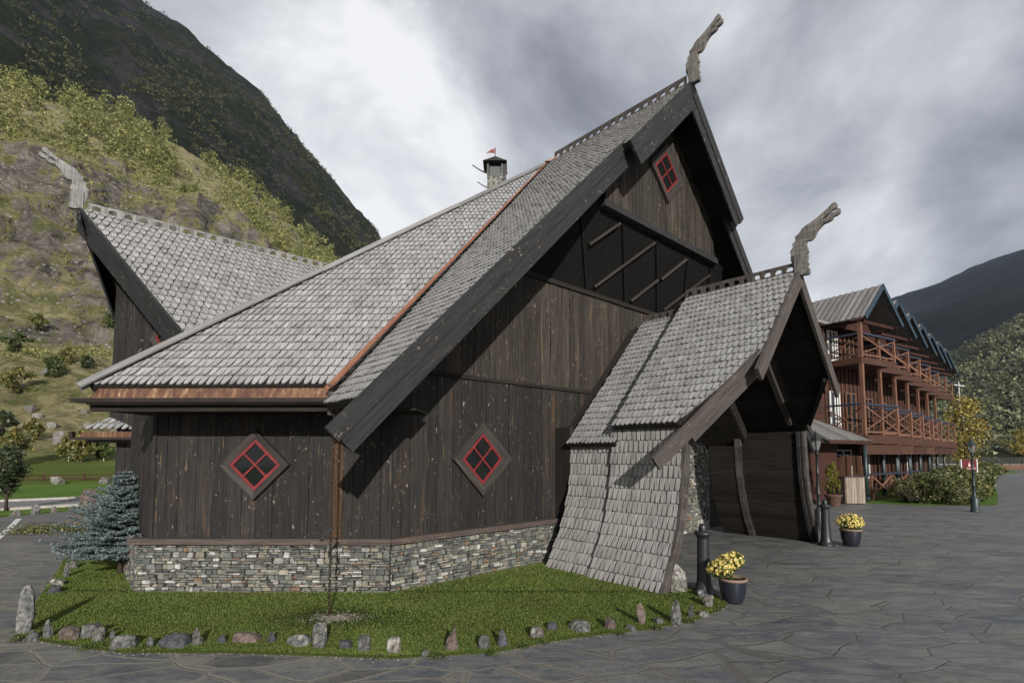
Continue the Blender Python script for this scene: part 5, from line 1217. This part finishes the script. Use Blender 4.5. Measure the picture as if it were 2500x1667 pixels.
def flower_pot(x,y,k,label,domes,nf):
    t=thing('flower_pot',label,'flower pot',(x,y,0),'potted yellow chrysanthemums'); rg=random.Random(int(x*100))
    mb=MB(); mb.lathe((x,y,0),[(0,0),(.115*k,0),(.135*k,.03*k),(.165*k,.14*k),(.178*k,.24*k),(.180*k,.30*k)],32); mb.build('pot',M['pot'],t)
    mb=MB(); mb.lathe((x,y,0),[(.180*k,.30*k),(.192*k,.305*k),(.195*k,.33*k),(.18*k,.34*k),(.168*k,.33*k),(.165*k,.28*k)],32); mb.build('rim',M['potrim'],t)
    mb=MB(); mb.lathe((x,y,.30*k),[(.165*k,0),(.0,.015)],24); mb.build('soil',M['soil'],t)
    mb=MB(); 
    for (dx,dy,dz,rx,ry,rz) in domes:
        clump(mb,(x+dx,y+dy,dz),rx*.93,rz*.93,900,.035,rg)
        for _ in range(5): mb.tube([(x+rg.uniform(-.03,.03),y,.3*k),(x+dx*.7,y+dy*.7,dz-.02)],.004,4)
    fo=mb.build('foliage',M['leaf_green'],t); mb=MB()
    for (dx,dy,dz,rx,ry,rz) in domes: flowers(mb,None,(x+dx,y+dy,dz),rx,ry,rz,nf,rg)
    mb.build('blossoms',M['petal'],t)
flower_pot(2.99,7.16,.98,'black flower pot with lopsided yellow chrysanthemums next to the near bollard',[(-.18,-.02,.45,.17,.15,.13),(.02,.03,.55,.15,.13,.12),(-.08,0,.5,.14,.14,.13)],150)
flower_pot(7.39,11.45,1.12,'black flower pot with a full dome of yellow chrysanthemums right of the far bollard',[(0,0,.50,.27,.25,.20)],420)
pp=thing('potted_conifer','golden green conifer in a brown pot by the red wall','potted plant',(12.35,20.07,0)); x,y=12.35,20.07
mb=MB(); mb.lathe((x,y,0),[(0,0),(.19,0),(.21,.03),(.27,.36),(.30,.38),(.31,.44),(.28,.45),(.25,.40)],24); mb.build('pot',M['terracotta'],pp)
mb=MB(); mb.lathe((x,y,.40),[(.25,0),(0,.02)],20); mb.build('soil',M['soil'],pp)
mb=MB(); rg=random.Random(5); mb.tube([(x,y,.4),(x,y,.9)],.02,6); mb.build('trunk',M['bark'],pp); mb=MB()
for _ in range(60):
    a=rg.uniform(0,6.28); z=.55+rg.random()*1.05; r=.36*math.sin(min(1,(1.68-z)/.75)*1.57)*min(1,(z-.42)/.3)*rg.random()**.5; clump(mb,(x+r*math.cos(a),y+r*math.sin(a),z),.06,.13,34,.045,rg)
mb.build('foliage',M['leaf_thuja'],pp)
# slatted wooden crate
cr=thing('slatted_crate','weathered upright wooden board crate with rope handle beside the dark column','crate',(13.66,20.9,0)); mb=MB()
for i in range(7): mb.box(13.30+i*.106,13.30+i*.106+.095,20.76+.004*(i%2),20.785,.04,1.06)
for i in range(5): mb.box(13.275,13.30,20.79+i*.095,20.79+i*.095+.085,.04,1.06); mb.box(14.045,14.07,20.79+i*.095,20.79+i*.095+.085,.04,1.06)
mb.build('boards',M['paleboard'] if 'paleboard' in M else m_wood('pale_boards',(.13,.10,.08),(.27,.225,.18),(.32,.22,.16),.6,False,.85,.2,0),cr)
mb=MB(); mb.box(13.26,14.085,20.74,21.28,1.065,1.10); mb.build('lid',M['trimwood'],cr)
mb=MB(); mb.tube([V((13.55+.16*(1-math.cos(t)),20.9,1.10+.11*math.sin(t))) for t in [math.pi*k/8 for k in range(9)]],.015,6); mb.build('rope_handle',M['trimwood'],cr)
# ---------------------------------------------------------------- blue spruce
sp=thing('blue_spruce','small blue spruce growing on the lawn at the left corner of the hall','tree',(-6.50,8.75,0)); rg=random.Random(21); sx_,sy_=-6.50,8.75
mb=MB(); mb.tube([(sx_,sy_,0),(sx_+.01,sy_,.5),(sx_+.02,sy_,1.2),(sx_+.02,sy_,1.78)],[.045,.038,.022,.008],8); mb.build('trunk',M['bark'],sp)
mb=MB(); mbr=MB()
z=.36
while z<1.74:
    f=(z-.36)/1.38; Rr=1.0*(1-f)**.92*(.92 if z<.42 else 1)+.03; nb=int(12-4*f)+rg.randint(0,3)
    for j in range(nb):
        a=rg.uniform(0,6.283); Lb=Rr*rg.uniform(.72,1.15); up=rg.uniform(.05,.25)*(1 if f>.2 else .3)
        q=lambda t:V((sx_+math.cos(a)*Lb*t,sy_+math.sin(a)*Lb*t,z+Lb*(up*t*1.3-.10*t*t+.16*t**4)))
        mbr.tube([q(0),q(.5),q(1)],[.010,.007,.003],4)
        nt=max(4,int(Lb/.022))
        for i in range(nt):
            t=.12+.88*i/nt; c=q(t); side=(1-t)*.35*Lb+.05
            for s_ in (-1,1):
                tw=rg.uniform(.5,1)*side; e=V((-math.sin(a)*s_+math.cos(a)*.7,math.cos(a)*s_+math.sin(a)*.7,rg.uniform(-.05,.15))).normalized()
                m_=max(1,int(tw/.03))
                for u in range(m_):
                    cc=c+e*(tw*(u+.5)/m_)
                    for _ in range(4):
                        d=(e*.5+V((rg.gauss(0,.55),rg.gauss(0,.55),rg.gauss(0,.35)+.35))).normalized()*rg.uniform(.020,.036); w=d.cross(V((rg.gauss(0,1),rg.gauss(0,1),1))).normalized()*.0065
                        i0=len(mb.v); mb.v+=[cc-w,cc+w,cc+d*1.1+w*.3,cc+d*1.1-w*.3]; mb.f.append([i0,i0+1,i0+2,i0+3]); mb.uv.append([(0,0)]*4); mb.sm.append(False)
    z+=rg.uniform(.045,.075)
mbr.build('branches',M['bark'],sp); mb.build('needles',M['leaf_spruce'],sp)
# ---------------------------------------------------------------- broadleaf trees
def tree(name,x,y,z,h,rx,label,leaf,bark='bark',tr=.035,nl=900,ls=.09,crown0=.25,group=None,seed=1,cat='tree',lean=0,shape=1.0,limbs=9):
    t=thing(name,label,cat,(x,y,z),group); rg=random.Random(seed); mb=MB()
    top=V((x+lean,y,z+h*.9)); pts=[V((x,y,z-.1)),V((x+lean*.3+rg.gauss(0,.02*h),y,z+h*.35)),V((x+lean*.7,y+rg.gauss(0,.02*h),z+h*.65)),top]; mb.tube(pts,[tr*1.2,tr*.9,tr*.5,tr*.15],7)
    ends=[]
    for i in range(limbs):
        f=crown0+(.92-crown0)*i/max(1,limbs-1); b=V((x+lean*f,y,z+h*f*.95)); a=rg.uniform(0,6.28); w=math.sin(min(1,max(.12,(1.02-f)/(1-crown0)))*math.pi*.5)*min(1,.45+(f-crown0)*2.5); l=rx*w*rg.uniform(.6,1.0); e=b+V((math.cos(a)*l,math.sin(a)*l,l*.5*rg.uniform(.4,1.2)))
        mb.tube([b,b.lerp(e,.5)+V((0,0,.04*h)),e],[tr*.4,tr*.25,tr*.08],5); ends+=[(e,l),(b.lerp(e,.55),l)]
    mb.build('trunk',M[bark],t); mb=MB(); per=max(6,nl//len(ends))
    for e,l in ends: clump(mb,e,max(.16*h,l*.5)*rg.uniform(.6,1.1),h*.11*shape*rg.uniform(.8,1.3),per,ls,rg)
    mb.build('crown',M[leaf],t); return t
tree('maple_tree',36.3,41.6,0,6.9,1.6,'yellow autumn maple behind the hedge below the white mast','leaf_yellow','bark',.09,2400,.17,.2,None,3,limbs=20)
tree('birch_tree',61.0,61.5,0,5.2,2.3,'pale yellow young tree at the right picture edge by the fjord','leaf_yellow','bark',.07,1300,.2,.42,None,9,limbs=12)
tree('young_tree',-17.9,18.5,0,2.35,.62,'dark green sapling on the verge at the left picture edge','leaf_dark','bark',.05,2400,.085,.30,None,4,limbs=14)
def on_slope(xp,v,Fpx=1190.):
    tx=(xp-1176)/Fpx; az=math.degrees(math.atan(tx)); te=(1042-v)/Fpx*math.cos(math.radians(az))
    r=60
    while r<300:
        X,Y,Z=hz(h1,az,r)
        if (Z-2)/r>=te: break
        r+=.5
    return X,Y,Z
HG='bushes and birches on the lower hillside'
for i,(xp,v,hp_,wp,leaf,nm,lb) in enumerate([(32,1072,88,64,'leaf_birch','birch_tree','tallest birch with white trunk at the left edge of the hill foot'),(160,1060,66,46,'leaf_birch','birch_tree','slender birch with a leaning white trunk above the field'),(188,1062,78,50,'leaf_birch','birch_tree','fuller yellow green birch right of the leaning one'),(242,1060,54,42,'leaf_green','birch_tree','small birch half hidden by the corner of the hall'),
 (18,806,48,74,'leaf_green','bush','big rounded green bush high at the left picture edge'),(40,905,64,100,'leaf_birch','bush','wide mixed bush patch in the middle of the left slope'),(112,866,52,62,'leaf_green','bush','bright green bush at the foot of the rock face'),(150,838,46,44,'leaf_birch','bush','yellowish bush above the bright green one'),(196,846,30,34,'leaf_dark','bush','small dark juniper like bush on the bare slope'),(240,752,40,46,'leaf_green','bush','green bush on the ledge just left of the hall roof'),(70,760,40,60,'leaf_birch','bush','pale bush on the rock ledge'),(6,1010,70,60,'leaf_dark','bush','dark bush above the sapling at the picture edge'),(75,1010,50,40,'leaf_birch','birch_tree','thin birch between the boulders')]):
    X,Y,Z=on_slope(xp,v); k=Y/1190; tree(nm,X,Y,Z-.15,hp_*k,wp*k*.5,lb,leaf,'birchbark' if nm=='birch_tree' else 'bark',hp_*k*(.022 if nm=='birch_tree' else .02),1100,.30,.22 if nm=='birch_tree' else .05,HG,50+i,'tree' if nm=='birch_tree' else 'bush',lean=(.12*hp_*k if 'leaning' in lb else 0),shape=1.3,limbs=10)
for i,(xp,v,wp,hp_,lb) in enumerate([(128,1022,38,34,'largest grey boulder with a dark hollow on the lower slope'),(62,948,28,18,'pale flat boulder high on the grassy slope'),(78,962,20,14,'small white boulder just below the pale flat one'),(112,985,26,16,'pair topped boulder in the middle of the scree'),(196,985,24,16,'round boulder left of the eave of the hall'),(185,955,20,12,'low pale boulder above the round one'),(95,862,30,20,'dark boulder near the bushes')]):
    X,Y,Z=on_slope(xp,v); k=Y/1190; rock(X,Y,wp*k,hp_*k,200+i,M['rock_pale'],lb,'boulder','boulder','boulders on the hillside','block',z=Z-.1,sub=2)
# field fence, thin pole
fn=thing('field_fence','long low dark wooden fence along the far edge of the green field','fence',(-30,36,0)); mb=MB(); mb2=MB()
a=V((-44,30,0)); b_=V((-19,42,0)); dd=(b_-a).normalized(); L=(b_-a).length
for i in range(int(L/2.2)): mb.frame_box(a+dd*(i*2.2),dd,dd.cross(UP),UP,(-.05,.05),(-.05,.05),(0,.62))
for z in (.28,.52): mb2.beam(a+UP*z,b_+UP*z,.04,.09)
mb.build('post',M['reddark'],fn); mb2.build('rail',M['reddark'],fn)
for i,(x,y,s,lb) in enumerate([(-30.2,34.4,.55,'left pale block beside the field fence'),(-27.6,35.1,.45,'middle pale block beside the field fence'),(-25.2,36.6,.5,'right pale block beside the field fence')]): rock(x,y,s*1.6,s,300+i,M['rock_pale'],lb,'stone_block','stone','pale blocks by the fence','block',sub=2)
# scrubby plants beside the left path
vs=[];fs=[]; rg=random.Random(8)
for _ in range(2600):
    t=rg.random(); x=-12.6+2.8*t+rg.gauss(0,.10); y=13.3+.2*t+rg.gauss(0,.25); z=abs(rg.gauss(0,.09)); d=V((rg.gauss(0,1),rg.gauss(0,1),rg.gauss(0,1))).normalized()*.022; e=d.cross(V((rg.gauss(0,1),rg.gauss(0,1),rg.gauss(0,1)))).normalized()*.02; i=len(vs); c=V((x,y,z+.02)); vs+=[tuple(c-d),tuple(c+e),tuple(c+d),tuple(c-e)]; fs.append((i,i+1,i+2,i+3))
rawstuff('verge_plants',vs,fs,M['leaf_hedge'],'low dry plants along the edge of the left path','plants')
# ---------------------------------------------------------------- hedge, shrub
hd_=thing('hedge','long bushy rose hedge running beside the path towards the fjord','hedge',(22,26,0)); rg=random.Random(14); mb=MB()
path=[V((16.9,20.6,0)),V((18.9,22.0,0)),V((22.0,25.6,0)),V((30,34.4,0)),V((40,45,0)),V((53,58,0))]
def along(t):
    k=t*(len(path)-1); i=min(int(k),len(path)-2); return path[i].lerp(path[i+1],k-i)
for _ in range(620):
    t=rg.random()**1.0; p=along(t); f=1.32-.35*t; wd_=1.15+1.0*t; off=rg.uniform(-1,1); p=p+V((-.7,.7,0))*(off*wd_*.8+.4); s=.26+.5*t
    hh=f*math.sqrt(max(.1,1-off*off*.8)); clump(mb,(p.x,p.y,rg.uniform(.12,hh-.15)),s,s*.6,int(60),.075+.13*t,rg)
mb.build('foliage',M['leaf_hedge'],hd_)
mb=MB()
for _ in range(60):
    p=along(rg.random()**1.4)+V((-.5,.5,0))*rg.uniform(-1,1); mb.tube([p,p+V((rg.gauss(0,.15),rg.gauss(0,.15),.8))],.012,4)
mb.build('stems',M['bark'],hd_)
sb_=thing('rose_shrub','sparse reddish rose shrub in front of the terrace railing','shrub',(16.0,21.2,0)); mb=MB(); mb2=MB()
for _ in range(60):
    x=rg.uniform(15.5,17.2); y=21.0+rg.uniform(-.25,.35)+(x-15.5)*.4; h=rg.uniform(.35,.95); e=V((x+rg.gauss(0,.15),y+rg.gauss(0,.1),h)); mb2.tube([(16.2,21.3,0),(x*.6+16.2*.4,y,h*.5),e],[.012,.008,.004],4); clump(mb,e,.14,.12,34,.055,rg)
mb.build('foliage',M['leaf_hedge'],sb_); mb2.build('stems',M['bark'],sb_)
# ---------------------------------------------------------------- hotel sign
sg=thing('hotel_sign','dark red sign board with pale emblem and lettering on white posts behind the hedge','sign',(29.4,33,0)); sxv=V((.70,.714,0)).normalized(); sxv=V((.93,.37,0)).normalized(); snv=V((sxv.y,-sxv.x,0)); so_p=V((29.0,33.0,0))
mb=MB(); mb.frame_box(so_p,sxv,snv,UP,(-.78,.78),(-.03,.0),(.98,1.62)); mb.build('board',m_plain('sign_red',(.10,.014,.018),.5,.4,0,.1,3),sg)
mb=MB()
for x in (-.83,.83): mb.frame_box(so_p,sxv,snv,UP,(x-.04,x+.04),(-.06,.02),(0,1.66))
mb.build('post',M['curtain'],sg)
M['signpale']=m_plain('sign_pale',(.62,.40,.38),.6,.3,0,.05,3)
mb=MB(); em=[(0,.30),(.02,.22),(.05,.16),(.10,.11),(.13,.06),(.10,.01),(.04,-.02),(-.04,-.02),(-.10,.01),(-.13,.06),(-.10,.11),(-.05,.16),(-.02,.22)]
mb.tess([em],lambda a,b,t:so_p+sxv*a+UP*(1.21+b*1.1)+snv*(t+.006),0,.008); mb.build('emblem',M['signpale'],sg)
fc=bpy.data.curves.new('lettering','FONT'); fc.body='FLÅMSBRYGGA HOTELL'; fc.size=.155; fc.align_x='CENTER'; fc.extrude=.003; fo_=bpy.data.objects.new('tmp',fc); scene.collection.objects.link(fo_)
bpy.context.view_layer.update(); dg=bpy.context.evaluated_depsgraph_get(); me=bpy.data.meshes.new_from_object(fo_.evaluated_get(dg)); bpy.data.objects.remove(fo_)
wv=max(v.co.x for v in me.vertices)-min(v.co.x for v in me.vertices); kx=1.42/wv
for v in me.vertices: p=so_p+sxv*(v.co.x*kx)+UP*(1.03+v.co.y*1.0)+snv*(.008+v.co.z); v.co=p-V((29.4,33,0))
me.materials.clear(); me.materials.append(M['signpale']); lt=bpy.data.objects.new('lettering',me); scene.collection.objects.link(lt); lt.parent=sg
# white light mast
ms=thing('light_mast','tall thin white light mast rising above the yellow maple','mast',(52.1,60,0)); mb=MB(); mb.tube([(52.1,60,0),(52.1,60,10.4)],[.07,.035],8); mb.build('pole',M['curtain'],ms)
mb=MB(); mb.beam((51.5,59.8,10.0),(52.7,60.2,9.9),.04,.04); 
for x,y,z in ((51.5,59.8,10.0),(52.1,60,10.0),(52.7,60.2,9.95)): mb.lathe((x,y,z-.1),[(0,0),(.20,.02),(.16,.12),(0,.18)],10)
mb.build('floodlight',M['curtain'],ms)
# quay rail, timber wall, person
qr=thing('quay_railing','thin dark railing along the edge of the quay','railing',(80,92,0)); mb=MB()
a=V((48,84,0)); b_=V((112,101,0)); dd=(b_-a).normalized(); L=(b_-a).length
for i in range(int(L/3)): mb.frame_box(a+dd*(i*3),dd,dd.cross(UP),UP,(-.05,.05),(-.05,.05),(0,1.0))
for z in (.5,1.0): mb.beam(a+UP*z,b_+UP*z,.06,.07)
mb.build('rails',M['reddark'],qr)
tw=thing('timber_bench_wall','low orange brown timber wall along the quay at the right picture edge','wall',(66,64,0)); mb=MB()
for i in range(3): mb.frame_box((61,66.5,0),V((.97,-.05,0)),V((.05,.97,0)),UP,(0,14),(0,.15),(.02+i*.2,.02+i*.2+.185))
mb.build('planks',m_wood('orange_planks',(.06,.032,.018),(.15,.078,.038),(.2,.12,.06),.4,False,.7,.3,0),tw)
def person(x,y,label):
    me=bpy.data.meshes.new('person'); J=[(0,0,.48),(0,0,.75),(0,0,1.0),(0,-.02,1.1),(0,-.03,1.24),(.1,-.02,.46),(.12,-.38,.44),(.12,-.42,.04),(-.1,-.02,.46),(-.12,-.36,.46),(-.12,-.44,.04),(.18,0,.98),(.24,-.08,.74),(.14,-.26,.62),(-.18,0,.98),(-.24,-.08,.74),(-.14,-.24,.6)]
    E_=[(0,1),(1,2),(2,3),(3,4),(0,5),(5,6),(6,7),(0,8),(8,9),(9,10),(2,11),(11,12),(12,13),(2,14),(14,15),(15,16)]
    me.from_pydata(J,E_,[]); o=bpy.data.objects.new('person',me); scene.collection.objects.link(o); o.location=(x,y,0); o.rotation_euler=(0,0,RAD(70))
    md=o.modifiers.new('skin','SKIN'); r_=[.14,.15,.13,.055,.10,.09,.075,.045,.09,.075,.045,.07,.05,.04,.07,.05,.04]
    for k,q in enumerate(me.skin_vertices[0].data): q.radius=(r_[k],r_[k]); q.use_root=(k==0)
    s_=o.modifiers.new('sub','SUBSURF'); s_.levels=1; s_.render_levels=2; me.materials.append(M['bluerail']); tag(o,label,'person'); return o
person(84.6,90.6,'person in dark clothes sitting by the quay railing')
bn=thing('quay_bench','simple dark bench on the quay under the sitting person','bench',(84.6,90.8,0)); mb=MB(); mb.box(83.8,85.6,90.5,90.95,.33,.38); mb.build('seat',M['reddark'],bn)
for x in (83.9,85.4): mb=MB(); mb.box(x,x+.1,90.55,90.9,0,.33); mb.build('leg',M['reddark'],bn)

# ================================================================ AIR
hv=bpy.data.materials.new('haze'); hv.use_nodes=True; nt=hv.node_tree; nt.nodes.clear()
o_=nt.nodes.new('ShaderNodeOutputMaterial'); pv=nt.nodes.new('ShaderNodeVolumePrincipled'); pv.inputs['Color'].default_value=(.66,.79,1,1); pv.inputs['Density'].default_value=.00005; pv.inputs['Anisotropy'].default_value=.2
nt.links.new(pv.outputs[0],o_.inputs['Volume'])
mb=MB(); mb.box(-1400,3600,-120,3700,-3,1150); hz_=mb.build('haze',hv); hz_['kind']='stuff'; hz_['label']='thin bluish valley haze between the mountains'; hz_['category']='haze'
